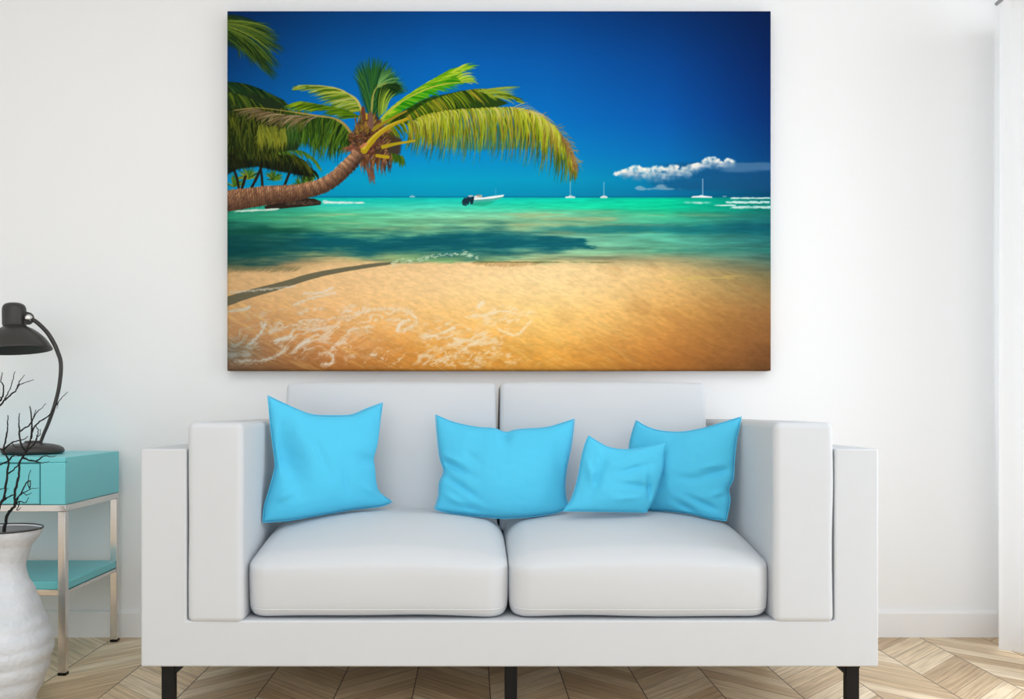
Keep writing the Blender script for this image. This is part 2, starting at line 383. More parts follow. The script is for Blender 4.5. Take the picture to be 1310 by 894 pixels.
    for _ in range(380):
        an = rng.uniform(0, 6.28); r = rng.rand()**.6
        p = np.array([474+np.cos(an)*26*r, 178+np.sin(an)*26*r])
        if p[1] < 152 and abs(p[0]-468) > 12: continue
        q = p+np.array([rng.uniform(-9, 9), rng.uniform(-7, 9)])
        leaf(p, q, rng.uniform(-2, 2, 2), .9, jit(fib[rng.randint(6)], 20), .85)
    for _ in range(70):
        p = (rng.uniform(454, 480), rng.uniform(146, 172))
        leaf(p, (p[0]+rng.uniform(-3, 3), p[1]-rng.uniform(3, 10)), (0, 0), .8, jit([(130, 110, 30), (92, 60, 30), (150, 120, 50)][rng.randint(3)], 20), .85)
    # leaf tips hanging under the crown
    frond([(500, 196), (508, 198), (515, 200)], 34, [(.1, 1), (.3, 1)], [14, 16, 12], [(52, 88, 16), (90, 110, 20)], .8)
    for _ in range(90):
        x = rng.uniform(458, 502); y = rng.uniform(194, 206)
        leaf((x, y), (x+rng.uniform(-6, 7), y+rng.uniform(8, 22)), (rng.uniform(-3, 3), 0), .9, jit(fib[rng.randint(6)], 20), .85)
    for _ in range(20):
        leaf((472+rng.uniform(-3, 5), 215), (476+rng.uniform(-3, 4), 234+rng.uniform(-8, 3)), (0, 0), .9, jit((110, 72, 56), 20), .85)
    for _ in range(26):
        x = rng.uniform(440, 462)
        leaf((x+6, 188), (x-4+rng.uniform(-4, 3), 190+rng.uniform(-2, 8)), (0, 0), .8, jit((128, 72, 54), 20), .8)
    # the trunk
    TR = curve([(280, 257.5), (291, 257), (310, 254.5), (335, 251), (356, 248.5), (378, 246.5), (398, 242), (415, 236.5), (430, 227), (441, 216.5), (450, 207.5), (459, 197)], 90)
    TW = np.interp(np.linspace(0, 1, 91), [0, .09, .3, .5, .7, 1], [14, 13.6, 12, 9.8, 9.2, 8.6])
    stroke(TR, list(TW), (104, 70, 50))
    for k in range(1, 91):
        for j in range(11):
            v = (j+rng.rand())/11*2-1
            tg = TR[k]-TR[k-1]; tg = tg/(np.hypot(*tg)+1e-9); nm = np.array([tg[1], -tg[0]])
            nm = nm if nm[1] < 0 else -nm
            p = TR[k]+nm*TW[k]*v*.97
            lit = .5+.5*v
            colr = np.array([40, 28, 24])*(1-lit)+np.array([214, 160, 118])*lit
            ring = 1+.14*np.sin(k*1.35+v*1.2)+.25*(rng.rand()-.5)
            stroke([p-nm*1.2-tg*.4, p+nm*1.2+tg*.6], rng.uniform(.5, .95), np.clip(jit(colr*ring, 20), 0, 255), .6)
    for k in range(2, 88, 4):
        tg = TR[k]-TR[k-1]; tg = tg/(np.hypot(*tg)+1e-9); nm = np.array([tg[1], -tg[0]])
        off = rng.uniform(-.5, .5)
        stroke([TR[k]-nm*TW[k]*.9, TR[k]+tg*1.4, TR[k]+nm*TW[k]*.9], .45, (70, 46, 36), .5)
    # yellow stalks over the crown
    stroke(curve([(466, 192), (474, 182), (486, 170), (502, 160), (522, 152)], 16), np.linspace(4.6, 1.6, 17).tolist(), (176, 150, 22))
    stroke(curve([(465, 190), (473, 179.5), (485, 168), (501, 158.5), (520, 151)], 16), np.linspace(1.6, .6, 17).tolist(), (214, 190, 60), .8)
    stroke([(462, 188), (468, 184)], 2.2, (206, 130, 90), .7)
    stroke(curve([(478, 165), (490, 158), (506, 149), (520, 142)], 12), np.linspace(2.6, 1.2, 13).tolist(), (150, 128, 30))
    stroke(curve([(490, 188), (506, 184), (530, 180)], 10), np.linspace(2.6, 1.3, 11).tolist(), (172, 152, 26))
    stroke([(482, 199), (496, 201)], 2.2, (176, 150, 24))
    stroke([(464.5, 138), (466, 152)], 2.0, (106, 58, 40))
    stroke([(474, 147), (475, 162)], 3.2, (116, 84, 72)); stroke([(469, 146), (469, 152)], 1.2, (190, 150, 30))

    # ---- boats
    poly([(604, 262.4), (607, 258), (634, 257.4), (628, 260.5), (618, 263.5)], (30, 150, 110), .55, 3)
    poly([(606, 254.6), (618, 253.2), (632, 251.2), (645, 249.2), (643.6, 252.5), (638, 255.6), (626, 257.6), (606, 259.6)], (70, 170, 160))
    poly([(606, 253.6), (618, 252.6), (632, 250.6), (645, 249), (644, 251.4), (630, 254), (606, 256)], (238, 244, 244))
    for (cx, cy_) in [(594.5, 257.5), (599, 256.3), (604, 256)]:
        poly([(cx-3, cy_+4), (cx-3.6, cy_-.5), (cx-.6, cy_-4.5), (cx+2.6, cy_-4), (cx+2.2, cy_-.5), (cx+.8, cy_+5), (cx-1.4, cy_+5.5)], (22, 44, 60))
    stroke([(592, 259), (596, 262.5)], 1.2, (24, 60, 66)); stroke([(600, 251), (604, 250.5)], .9, (190, 190, 190)); stroke([(608, 252), (615, 251)], 1.6, (226, 222, 216))
    stroke([(611, 250), (614.6, 251)], 1.5, (150, 130, 110), .7)
    stroke([(634, 241), (634, 250)], .35, (150, 190, 210), .6)
    for (mx, top, hw_, yy) in [(729.5, 232.5, 5.5, 252.2), (772.5, 233, 3.8, 252.2)]:
        stroke([(mx, top), (mx, yy)], .5, (150, 196, 214), .75)
        stroke([(mx-hw_, yy+.2), (mx+hw_, yy+.2)], 1.0, (216, 226, 226)); stroke([(mx-1.5, yy-1.3), (mx+2, yy-1.3)], .8, (196, 206, 206))
    stroke([(899, 229), (899, 251)], .75, (126, 166, 196), .85)
    poly([(884, 252.8), (886, 251), (894, 250.4), (897, 249.4), (902, 250.6), (911, 251.6), (911, 253)], (226, 232, 236))
    stroke([(525, 251.6), (530, 251.6)], .8, (210, 220, 220), .7); stroke([(527, 249), (527, 251)], .4, (210, 220, 220), .6)
    stroke([(925, 251.3), (929, 251.3)], .7, (170, 190, 200), .6)
    # breakers at the right
    for (xa, xb, yc, th) in [(934, 984, 253.4, .7), (928, 984, 258.6, 1.2), (934, 987, 264.8, 1.7), (914, 936, 262.5, .6), (874, 904, 259.2, .9)]:
        for _ in range(int((xb-xa)*1.6)):
            x = rng.uniform(xa, xb)
            stroke([(x, yc+rng.uniform(-th, th)), (x+rng.uniform(3, 7), yc+rng.uniform(-th, th)+.3)], rng.uniform(.3, .7), (196, 226, 222), .5 if xa != 874 else .2)

    # ---- shadows on the sand that the picture shows
    stroke(curve([(286, 387), (320, 376), (360, 365), (400, 353), (440, 345), (480, 339), (500, 337)], 40), np.linspace(6, 1.4, 41).tolist(), (74, 78, 64), .78)
    for k in range(150):                                  # feathery frond shadow on the wet sand
        x = 604+k*.58+rng.rand()*.5
        L = 6.5*np.sin(np.pi*(k+8)/170)**.6*rng.uniform(.6, 1.1)
        stroke([(x+2, 334.6+rng.rand()*.6), (x-L*.35, 335+L)], rng.uniform(.22, .5), (146, 112, 66), .30)
    for _ in range(70):
        x = rng.uniform(600, 772)
        yy = 335.6+(x-690)*.004
        stroke([(x, yy+rng.uniform(-1, 1)), (x+rng.uniform(6, 16), yy+rng.uniform(-1, 1))], rng.uniform(.2, .6), (104, 112, 66), .34)
    for k in range(120):
        x = 288+k*.8
        stroke([(x+3, 342+rng.uniform(-2, 1)), (x-rng.uniform(2, 7), 345+rng.uniform(0, 4))], rng.uniform(.5, 1.1), (96, 96, 64), .13)

    # ---- foam
    for _ in range(150):
        t_ = rng.rand(); x = 500+t_*110
        y = np.interp(x, [500, 530, 560, 590, 610], [336.5, 333, 327, 324, 330])+rng.normal()*1.6
        stroke([(x, y), (x+rng.uniform(1, 4), y+rng.uniform(-.6, .3))], rng.uniform(.3, .7), (206, 226, 196), .5)
    W1 = (fbm(40, 26, 311, 3)-.5)*46; W2 = (fbm(40, 26, 331, 3)-.5)*30
    UU = X*.94-Y*.34+W1; VV = X*.30*1.0+Y*.95+W2
    n1 = fbm(46, 13, 351, 5, UU+60, VV); n3 = fbm(26, 8, 355, 4, UU+20, VV+40); ridge = np.maximum(1-np.abs(n1-.5)*2.4, .98*(1-np.abs(n3-.5)*2.6))
    zone = np.maximum.reduce([
        np.exp(-(((X-400)/95)**2+((Y-425)/34)**2)), .95*np.exp(-(((X-470)/60)**2+((Y-405)/20)**2)),
        .95*np.exp(-(((X-590)/75)**2+((Y-430)/26)**2)), .9*np.exp(-(((X-640)/50)**2+((Y-404)/16)**2)), .75*np.exp(-(((X-560)/160)**2+((Y-458)/16)**2)),
        .9*np.exp(-(((X-310)/40)**2+((Y-440)/30)**2))])
    brk = fbm(9, 5, 371, 3)
    fo = sm(.80, .97, ridge*(.80+.20*zone)+.34*(brk-.5))*sm(.12, .6, zone)*sm(362, 380, Y)
    fo2 = sm(.54, .74, fbm(30, 8, 391, 5, UU+30, VV))*sm(.2, .8, zone)*sm(366, 386, Y)
    foam_c = np.stack([np.interp(X, [290, 420, 700], [188, 232, 252]), np.interp(X, [290, 420, 700], [188, 216, 228]), np.interp(X, [290, 420, 700], [176, 194, 186])], -1)
    mm = (.80*np.clip(.85*fo+.5*fo2*(.3+1.1*brk), 0, 1))[..., None]
    im = im*(1-mm)+foam_c*mm
    def foamline(pts, w, a=.55):
        C = curve(pts, 40)
        for k in range(0, 40):
            jj = min(AH-1, max(0, int((C[k][1]-AY0)*AS))); ii = min(AW-1, max(0, int((C[k][0]-AX0)*AS)))
            puff(C[k][0]+rng.normal(0, w*.3), C[k][1]+rng.normal(0, w*.3), w*rng.uniform(.5, 1.15)*(.55+.6*abs(np.sin(k*.21+pts[0][1]))), foam_c[jj, ii], .30)
            wk = w*(.35+.75*abs(np.sin(k*.37+pts[0][0]))+.3*rng.rand())
            for _ in range(5):
                o = rng.normal(0, wk*.75, 2)+np.array([0, wk*.4])
                stroke([C[k]+o, C[k+1]+o+rng.uniform(-1.6, 1.6, 2)], rng.uniform(.2, .7), foam_c[min(AH-1, max(0, int((C[k][1]-AY0)*AS))), min(AW-1, max(0, int((C[k][0]-AX0)*AS)))], a*.55)
    foamline([(346, 421), (390, 414), (420, 408), (455, 402), (475, 396), (495, 393)], 2.2)
    foamline([(496, 394), (515, 396), (528, 402), (533, 412), (522, 420), (508, 424)], 2.6)
    foamline([(508, 424), (512, 414), (524, 408)], 1.8)
    foamline([(388, 375), (410, 374), (426, 368)], 1.4); foamline([(375, 390), (402, 380), (430, 374)], 1.4)
    foamline([(318, 440), (332, 428), (340, 412)], 2.0); foamline([(350, 436), (374, 430)], 2.2); foamline([(378, 446), (396, 434)], 1.8)
    foamline([(300, 462), (340, 460), (366, 448)], 2.0); foamline([(408, 452), (424, 452), (424, 464), (412, 466)], 2.0)
    foamline([(540, 434), (570, 424), (582, 418)], 2.2); foamline([(552, 466), (580, 454), (604, 440), (625, 428)], 2.4)
    foamline([(604, 404), (620, 403), (640, 398), (660, 400)], 1.4); foamline([(612, 392), (618, 386)], 1.8); foamline([(636, 420), (660, 428), (680, 410)], 1.5)
    foamline([(286, 399), (310, 396), (320, 392)], 1.3); foamline([(292, 374), (340, 370), (378, 366)], .7, .5)
    im = mix(im, (96, 108, 104), .5*np.exp(-(((X-292)/38)**2+((Y-448)/16)**2)))
    im = np.clip(im, 0, 255)/255.
    return im
from mathutils import Vector, Matrix, noise

scene = bpy.context.scene
COL = scene.collection
F, PX, PY, CAMH = 1157.0, 603.0, 523.0, 0.815       # focal length in pixels, vanishing point, eye height
R = math.radians

def at(x, y, D):
    """the point of the room seen at picture position x, y at distance D"""
    return Vector(((x-PX)/F*D, D, CAMH-(y-PY)/F*D))

# ------------------------------------------------------------------ materials
def srgb(r, g, b):
    def f(c):
        c = c/255.0
        return c/12.92 if c <= .04045 else ((c+.055)/1.055)**2.4
    return (f(r), f(g), f(b), 1.0)

def mat(name, col, rough=.5, metal=0.0, spec=.5, bump=None, coat=0.0, sheen=0.0):
    m = bpy.data.materials.new(name); m.use_nodes = True
    nt = m.node_tree; b = nt.nodes['Principled BSDF']
    b.inputs['Base Color'].default_value = col
    b.inputs['Roughness'].default_value = rough
    b.inputs['Metallic'].default_value = metal
    b.inputs['Specular IOR Level'].default_value = spec
    b.inputs['Coat Weight'].default_value = coat
    b.inputs['Sheen Weight'].default_value = sheen
    if bump:
        scale, strength, dist = bump
        tc = nt.nodes.new('ShaderNodeTexCoord'); n = nt.nodes.new('ShaderNodeTexNoise'); bp = nt.nodes.new('ShaderNodeBump')
        n.inputs['Scale'].default_value = scale; n.inputs['Detail'].default_value = 4
        bp.inputs['Strength'].default_value = strength; bp.inputs['Distance'].default_value = dist
        nt.links.new(tc.outputs['Object'], n.inputs['Vector']); nt.links.new(n.outputs['Fac'], bp.inputs['Height'])
        nt.links.new(bp.outputs['Normal'], b.inputs['Normal'])
    return m

M = {}
M['wall'] = mat('wall_paint', (.86, .868, .876, 1), .9, spec=.2, bump=(60, .05, .002))
M['ceiling'] = mat('ceiling_paint', (.85, .85, .85, 1), .95, spec=.1)
M['trim'] = mat('trim_paint', (.84, .84, .845, 1), .55, spec=.3)
M['sofa'] = mat('white_upholstery', (.595, .617, .643, 1), .62, spec=.25, bump=(420, .08, .001))
M['black'] = mat('black_steel', (.008, .0075, .007, 1), .5, spec=.2)
M['pillow'] = mat('blue_cotton', (.082, .525, .78, 1), .78, spec=.15, bump=(600, .10, .001), sheen=.05)
M['teal'] = mat('turquoise_lacquer', (.165, .60, .65, 1), .35, spec=.4)
M['chrome'] = mat('chrome', (.68, .655, .63, 1), .16, metal=1.0)
M['lamp'] = mat('dark_bronze_enamel', (.030, .027, .025, 1), .45, spec=.5, bump=(300, .05, .001))
M['silver'] = mat('polished_silver', (.85, .85, .85, 1), .12, metal=1.0)
M['bulb'] = mat('opal_glass_bulb', (.8, .78, .72, 1), .3)
M['twig'] = mat('charred_twig', (.012, .011, .011, 1), .75, spec=.3, bump=(140, .4, .002))
M['shaded_lining'] = mat('vase_shade_grey', (.20, .215, .22, 1), .5)  # vase inside: the shade in the mouth is put into this darker colour
M['rim'] = mat('dark_rim_glaze', (.03, .03, .03, 1), .4)
M['steel'] = mat('grey_steel', (.45, .46, .47, 1), .35, metal=1.0)
M['pine'] = mat('pine_stretcher', (.55, .40, .25, 1), .7)

def vase_mat():
    m = mat('hammered_pearl_glaze', (.62, .64, .67, 1), .42, spec=.5)
    nt = m.node_tree; b = nt.nodes['Principled BSDF']
    tc = nt.nodes.new('ShaderNodeTexCoord')
    v = nt.nodes.new('ShaderNodeTexVoronoi'); v.inputs['Scale'].default_value = 75
    n = nt.nodes.new('ShaderNodeTexNoise'); n.inputs['Scale'].default_value = 26; n.inputs['Detail'].default_value = 5
    mx = nt.nodes.new('ShaderNodeMix'); mx.data_type = 'RGBA'
    mx.inputs[6].default_value = (.50, .53, .57, 1); mx.inputs[7].default_value = (.72, .75, .79, 1)
    ad = nt.nodes.new('ShaderNodeMath'); ad.operation = 'ADD'
    bp = nt.nodes.new('ShaderNodeBump'); bp.inputs['Strength'].default_value = .35; bp.inputs['Distance'].default_value = .004
    L = nt.links.new
    L(tc.outputs['Object'], v.inputs['Vector']); L(tc.outputs['Object'], n.inputs['Vector'])
    L(n.outputs['Fac'], mx.inputs[0]); L(mx.outputs[2], b.inputs['Base Color'])
    L(v.outputs['Distance'], ad.inputs[0]); L(n.outputs['Fac'], ad.inputs[1]); L(ad.outputs[0], bp.inputs['Height']); L(bp.outputs['Normal'], b.inputs['Normal'])
    return m
M['vase'] = vase_mat()

def floor_mat():
    """oak chevron parquet: strips run away from the camera, boards at 45 degrees"""
    m = bpy.data.materials.new('oak_chevron'); m.use_nodes = True
    nt = m.node_tree; b = nt.nodes['Principled BSDF']; L = nt.links.new
    def math_(op, a, c=None, d=None):
        n = nt.nodes.new('ShaderNodeMath'); n.operation = op
        for i, v in enumerate((a, c, d)):
            if v is None: continue
            if isinstance(v, (int, float)): n.inputs[i].default_value = v
            else: L(v, n.inputs[i])
        return n.outputs[0]
    W, X0, P = .2208, .0538, .092
    tc = nt.nodes.new('ShaderNodeTexCoord'); sp = nt.nodes.new('ShaderNodeSeparateXYZ'); L(tc.outputs['Object'], sp.inputs[0])
    u = math_('DIVIDE', math_('SUBTRACT', sp.outputs[0], X0), W)
    row = math_('FLOOR', u); fr = math_('FRACT', u)
    odd = math_('FLOORED_MODULO', row, 2.0)
    # even strips rise to the right, odd strips fall
    tri = math_('ADD', math_('MULTIPLY', fr, math_('SUBTRACT', 1.0, odd)), math_('MULTIPLY', math_('SUBTRACT', 1.0, fr), odd))
    dx = math_('MULTIPLY', tri, W)
    off = math_('MULTIPLY', math_('SINE', math_('MULTIPLY', row, 3.7)), .5)
    v = math_('ADD', math_('DIVIDE', math_('SUBTRACT', sp.outputs[1], dx), P), off)
    bid = math_('FLOOR', v); fv = math_('FRACT', v)
    cb = nt.nodes.new('ShaderNodeCombineXYZ'); L(row, cb.inputs[0]); L(bid, cb.inputs[1])
    wn = nt.nodes.new('ShaderNodeTexWhiteNoise'); wn.noise_dimensions = '3D'; L(cb.outputs[0], wn.inputs['Vector'])
    along = math_('ADD', math_('MULTIPLY', dx, 1.414), math_('MULTIPLY', wn.outputs['Value'], 7.0))
    g = nt.nodes.new('ShaderNodeCombineXYZ')
    L(math_('MULTIPLY', along, 3.0), g.inputs[0]); L(math_('MULTIPLY', v, 4.2), g.inputs[1]); L(math_('MULTIPLY', row, 3.3), g.inputs[2])
    gn = nt.nodes.new('ShaderNodeTexNoise'); gn.inputs['Scale'].default_value = 1.6; gn.inputs['Detail'].default_value = 7; gn.inputs['Roughness'].default_value = .62
    gn.inputs['Distortion'].default_value = .5
    L(g.outputs[0], gn.inputs['Vector'])
    tone = nt.nodes.new('ShaderNodeValToRGB'); e = tone.color_ramp.elements
    e[0].position = 0; e[0].color = FLOOR_A; e[1].position = 1; e[1].color = FLOOR_C
    k = e.new(.5); k.color = FLOOR_B
    L(wn.outputs['Value'], tone.inputs[0])
    gr = nt.nodes.new('ShaderNodeValToRGB'); e = gr.color_ramp.elements
    e[0].position = .30; e[0].color = (.62, .54, .46, 1); e[1].position = .68; e[1].color = (1.12, 1.1, 1.08, 1)
    L(gn.outputs['Fac'], gr.inputs[0])
    mul = nt.nodes.new('ShaderNodeMix'); mul.data_type = 'RGBA'; mul.blend_type = 'MULTIPLY'; mul.inputs[0].default_value = 1
    L(tone.outputs[0], mul.inputs[6]); L(gr.outputs[0], mul.inputs[7])
    # a few knots
    kn = nt.nodes.new('ShaderNodeTexVoronoi'); kn.inputs['Scale'].default_value = 5.0
    L(tc.outputs['Object'], kn.inputs['Vector'])
    knot = math_('MULTIPLY', math_('LESS_THAN', kn.outputs['Distance'], .028), .55)
    mk = nt.nodes.new('ShaderNodeMix'); mk.data_type = 'RGBA'; L(knot, mk.inputs[0]); L(mul.outputs[2], mk.inputs[6]); mk.inputs[7].default_value = (.10, .065, .04, 1)
    # joints
    ru = math_('MULTIPLY', math_('MINIMUM', fr, math_('SUBTRACT', 1.0, fr)), W)
    rv = math_('MULTIPLY', math_('MINIMUM', fv, math_('SUBTRACT', 1.0, fv)), P*.707)
    j1 = math_('LESS_THAN', ru, .0016); j2 = math_('MULTIPLY', math_('LESS_THAN', rv, .0010), .65)
    gap = math_('MAXIMUM', j1, j2)
    mg = nt.nodes.new('ShaderNodeMix'); mg.data_type = 'RGBA'; L(gap, mg.inputs[0]); L(mk.outputs[2], mg.inputs[6]); mg.inputs[7].default_value = (.055, .038, .025, 1)
    L(mg.outputs[2], b.inputs['Base Color'])
    bp = nt.nodes.new('ShaderNodeBump'); bp.inputs['Strength'].default_value = .35; bp.inputs['Distance'].default_value = .001
    L(math_('SUBTRACT', gn.outputs['Fac'], math_('MULTIPLY', gap, 2.0)), bp.inputs['Height']); L(bp.outputs['Normal'], b.inputs['Normal'])
    b.inputs['Roughness'].default_value = .42; b.inputs['Specular IOR Level'].default_value = .4
    return m
FLOOR_A, FLOOR_B, FLOOR_C = (.58, .43, .265, 1), (.80, .645, .435, 1), (.92, .81, .62, 1)
M['floor'] = floor_mat()

def sheer_mat():
    m = bpy.data.materials.new('sheer_white_voile'); m.use_nodes = True
    nt = m.node_tree; nt.nodes.clear(); L = nt.links.new
    o = nt.nodes.new('ShaderNodeOutputMaterial'); d = nt.nodes.new('ShaderNodeBsdfDiffuse'); t = nt.nodes.new('ShaderNodeBsdfTranslucent')
    tr = nt.nodes.new('ShaderNodeBsdfTransparent')
    d.inputs[0].default_value = (.84, .84, .84, 1); t.inputs[0].default_value = (.84, .84, .85, 1)
    a = nt.nodes.new('ShaderNodeMixShader'); a.inputs[0].default_value = .22; L(d.outputs[0], a.inputs[1]); L(t.outputs[0], a.inputs[2])
    c = nt.nodes.new('ShaderNodeMixShader'); c.inputs[0].default_value = .06; L(a.outputs[0], c.inputs[1]); L(tr.outputs[0], c.inputs[2])
    L(c.outputs[0], o.inputs[0])
    return m
M['sheer'] = sheer_mat()

def glass_mat():
    m = bpy.data.materials.new('window_glass'); m.use_nodes = True
    nt = m.node_tree; nt.nodes.clear(); L = nt.links.new
    o = nt.nodes.new('ShaderNodeOutputMaterial'); g = nt.nodes.new('ShaderNodeBsdfGlossy'); g.inputs['Roughness'].default_value = .02
    tr = nt.nodes.new('ShaderNodeBsdfTransparent'); a = nt.nodes.new('ShaderNodeMixShader'); a.inputs[0].default_value = .06
    L(tr.outputs[0], a.inputs[1]); L(g.outputs[0], a.inputs[2]); L(a.outputs[0], o.inputs[0])
    return m
M['glass'] = glass_mat()

def print_mat():
    m = bpy.data.materials.new('printed_beach_canvas'); m.use_nodes = True
    nt = m.node_tree; b = nt.nodes['Principled BSDF']; L = nt.links.new
    a = nt.nodes.new('ShaderNodeVertexColor'); a.layer_name = 'print'
    L(a.outputs['Color'], b.inputs['Base Color'])
    b.inputs['Roughness'].default_value = .8; b.inputs['Specular IOR Level'].default_value = .08
    return m
M['print'] = print_mat()

# ------------------------------------------------------------------ mesh helpers
def new_obj(name, verts, faces, m, parent=None, smooth=True, loc=None):
    me = bpy.data.meshes.new(name)
    me.from_pydata([tuple(v) for v in verts], [], [tuple(f) for f in faces])
    me.update()
    if smooth:
        me.polygons.foreach_set('use_smooth', [True]*len(me.polygons))
    me.materials.append(m)
    o = bpy.data.objects.new(name, me); COL.objects.link(o)
    if parent is not None: o.parent = parent
    if loc is not None: o.location = loc
    return o

def from_bm(name, bm, m, parent=None, smooth=False, angle=None):
    me = bpy.data.meshes.new(name); bmesh.ops.recalc_face_normals(bm, faces=bm.faces); bm.to_mesh(me); bm.free()
    if smooth:
        me.polygons.foreach_set('use_smooth', [True]*len(me.polygons))
        if angle:
            me.set_sharp_from_angle(angle=R(angle))
            for p in me.polygons:                      # flat sides stay flat, only the rounded edges are smooth
                if max(abs(c) for c in p.normal) > .9995: p.use_smooth = False
    me.materials.append(m)
    o = bpy.data.objects.new(name, me); COL.objects.link(o)
    if parent is not None: o.parent = parent
    return o

def add_box(bm, x0, x1, y0, y1, z0, z1, bevel=0.0, seg=2):
    t = bmesh.new()
    bmesh.ops.create_cube(t, size=1)
    for v in t.verts:
        v.co = Vector((x0+(v.co.x+.5)*(x1-x0), y0+(v.co.y+.5)*(y1-y0), z0+(v.co.z+.5)*(z1-z0)))
    if bevel:
        bmesh.ops.bevel(t, geom=t.edges[:], offset=bevel, segments=seg, profile=.5, affect='EDGES')
    me = bpy.data.meshes.new('tmp'); t.to_mesh(me); t.free(); bm.from_mesh(me); bpy.data.meshes.remove(me)

def box(name, x0, x1, y0, y1, z0, z1, m, parent=None, bevel=0.0, seg=2):
    bm = bmesh.new(); add_box(bm, x0, x1, y0, y1, z0, z1, bevel, seg)
    return from_bm(name, bm, m, parent, smooth=bool(bevel), angle=50)

def lathe(profile, n=64, center=(0, 0, 0)):
    """profile: (radius, z) list; returns verts, faces"""
    V, Fc = [], []
    for (r, z) in profile:
        for k in range(n):
            a = 2*math.pi*k/n
            V.append((center[0]+r*math.cos(a), center[1]+r*math.sin(a), center[2]+z))
    for i in range(len(profile)-1):
        for k in range(n):
            k2 = (k+1) % n
            Fc.append((i*n+k, i*n+k2, (i+1)*n+k2, (i+1)*n+k))
    return V, Fc

def tube_geo(pts, rad, n=10, V=None, Fc=None):
    V = [] if V is None else V; Fc = [] if Fc is None else Fc
    pts = [Vector(p) for p in pts]
    if not hasattr(rad, '__len__'): rad = [rad]*len(pts)
    base = len(V); up = None
    for i, p in enumerate(pts):
        d = (pts[min(i+1, len(pts)-1)]-pts[max(i-1, 0)]).normalized()
        if up is None:
            up = Vector((0, 1, 0)) if abs(d.y) < .9 else Vector((1, 0, 0))
        s = d.cross(up).normalized(); up = s.cross(d).normalized()
        for k in range(n):
            a = 2*math.pi*k/n
            V.append(p+(s*math.cos(a)+up*math.sin(a))*rad[i])
    for i in range(len(pts)-1):
        for k in range(n):
            k2 = (k+1) % n
            Fc.append((base+i*n+k, base+i*n+k2, base+(i+1)*n+k2, base+(i+1)*n+k))
    Fc.append(tuple(base+k for k in reversed(range(n)))); Fc.append(tuple(base+(len(pts)-1)*n+k for k in range(n)))
    return V, Fc

def catmull(pts, per=8):
    P = [Vector(p) for p in pts]
    P = [2*P[0]-P[1]]+P+[2*P[-1]-P[-2]]
    out = []
    for i in range(1, len(P)-2):
        for k in range(per):
            t = k/per
            a, b, c, d = P[i-1:i+3]
            out.append(.5*((2*b)+(-a+c)*t+(2*a-5*b+4*c-d)*t*t+(-a+3*b-3*c+d)*t**3))
    out.append(P[-2])
    return out

def soft_box(name, x0, x1, y0, y1, z0, z1, r, m, parent, deform=None, k=6, inner=16, pb=2.0):
    """upholstered block with rounded edges; deform(unit, point) moves each point afterwards"""
    h = Vector(((x1-x0)/2, (y1-y0)/2, (z1-z0)/2)); c = Vector(((x0+x1)/2, (y0+y1)/2, (z0+z1)/2))
    def axis(hh):
        s = [hh-r+r*math.tan(R(45)*i/k) for i in range(k+1)]
        a = [-v for v in reversed(s)]
        n = inner
        mid = [-(hh-r)+2*(hh-r)*i/n for i in range(1, n)]
        return a+mid+s
    A = [axis(h.x), axis(h.y), axis(h.z)]
    bm = bmesh.new(); cache = {}
    def vert(p):
        key = (round(p.x, 6), round(p.y, 6), round(p.z, 6))
        if key in cache: return cache[key]
        q = Vector([max(-(h[i]-r), min(h[i]-r, p[i])) for i in range(3)])
        d = p-q
        if d.length > 1e-9:
            e = pb if d.z < 0 else 2.0
            hh = math.hypot(d.x, d.y)
            w = q+d*(r/((hh**e+abs(d.z)**e)**(1/e)))
        else: w = p.copy()
        u = Vector((w.x/h.x, w.y/h.y, w.z/h.z))
        w = w+c
        if deform: w = deform(u, w)
        cache[key] = bm.verts.new(w)
        return cache[key]
    for ax in range(3):
        b_, c_ = (ax+1) % 3, (ax+2) % 3
        for sgn in (-1, 1):
            for i in range(len(A[b_])-1):
                for j in range(len(A[c_])-1):
                    q = []
                    for (ii, jj) in ((i, j), (i+1, j), (i+1, j+1), (i, j+1)):
                        p = Vector((0, 0, 0)); p[ax] = sgn*h[ax]; p[b_] = A[b_][ii]; p[c_] = A[c_][jj]
                        q.append(vert(p))
                    if sgn < 0: q.reverse()
                    try: bm.faces.new(q)
                    except ValueError: pass
    return from_bm(name, bm, m, parent, smooth=True)

def tag(o, label, cat, group=None):
    o['label'] = label; o['category'] = cat
    if group: o['group'] = group
    return o

def empty(name, loc, label, cat, group=None):
    o = bpy.data.objects.new(name, None); COL.objects.link(o); o.location = loc; o.empty_display_size = .1
    return tag(o, label, cat, group)

def adopt(root):
    """parts are modelled in room coordinates: move them into the frame of their thing, and sub-parts with them"""
    bpy.context.view_layer.update()
    for ch in root.children:
        ch.matrix_parent_inverse = Matrix.Translation(-root.location)

def structure(o):
    o['kind'] = 'structure'; return o

# ------------------------------------------------------------------ the room
WY = 3.24; RX = 1.93; LX = -2.6; FY = -1.6; CZ = 2.65
structure(box('floor', LX-.1, RX+.1, FY, WY+.1, -.08, 0, M['floor']))
structure(box('wall_back', LX-.1, RX+.1, WY, WY+.1, 0, CZ, M['wall']))
structure(box('wall_left', LX-.1, LX, FY, WY, 0, CZ, M['wall']))
structure(box('ceiling', LX-.1, RX+.1, FY, WY+.1, CZ, CZ+.08, M['ceiling']))
WIN = (1.00, 3.08, .06, 2.30)                       # window opening in the right wall: y0, y1, z0, z1
bm = bmesh.new()
add_box(bm, RX, RX+.1, FY, WIN[0], 0, CZ); add_box(bm, RX, RX+.1, WIN[1], WY, 0, CZ)
add_box(bm, RX, RX+.1, WIN[0], WIN[1], 0, WIN[2]); add_box(bm, RX, RX+.1, WIN[0], WIN[1], WIN[3], CZ)
structure(from_bm('wall_right', bm, M['wall']))
bm = bmesh.new(); fw = .05
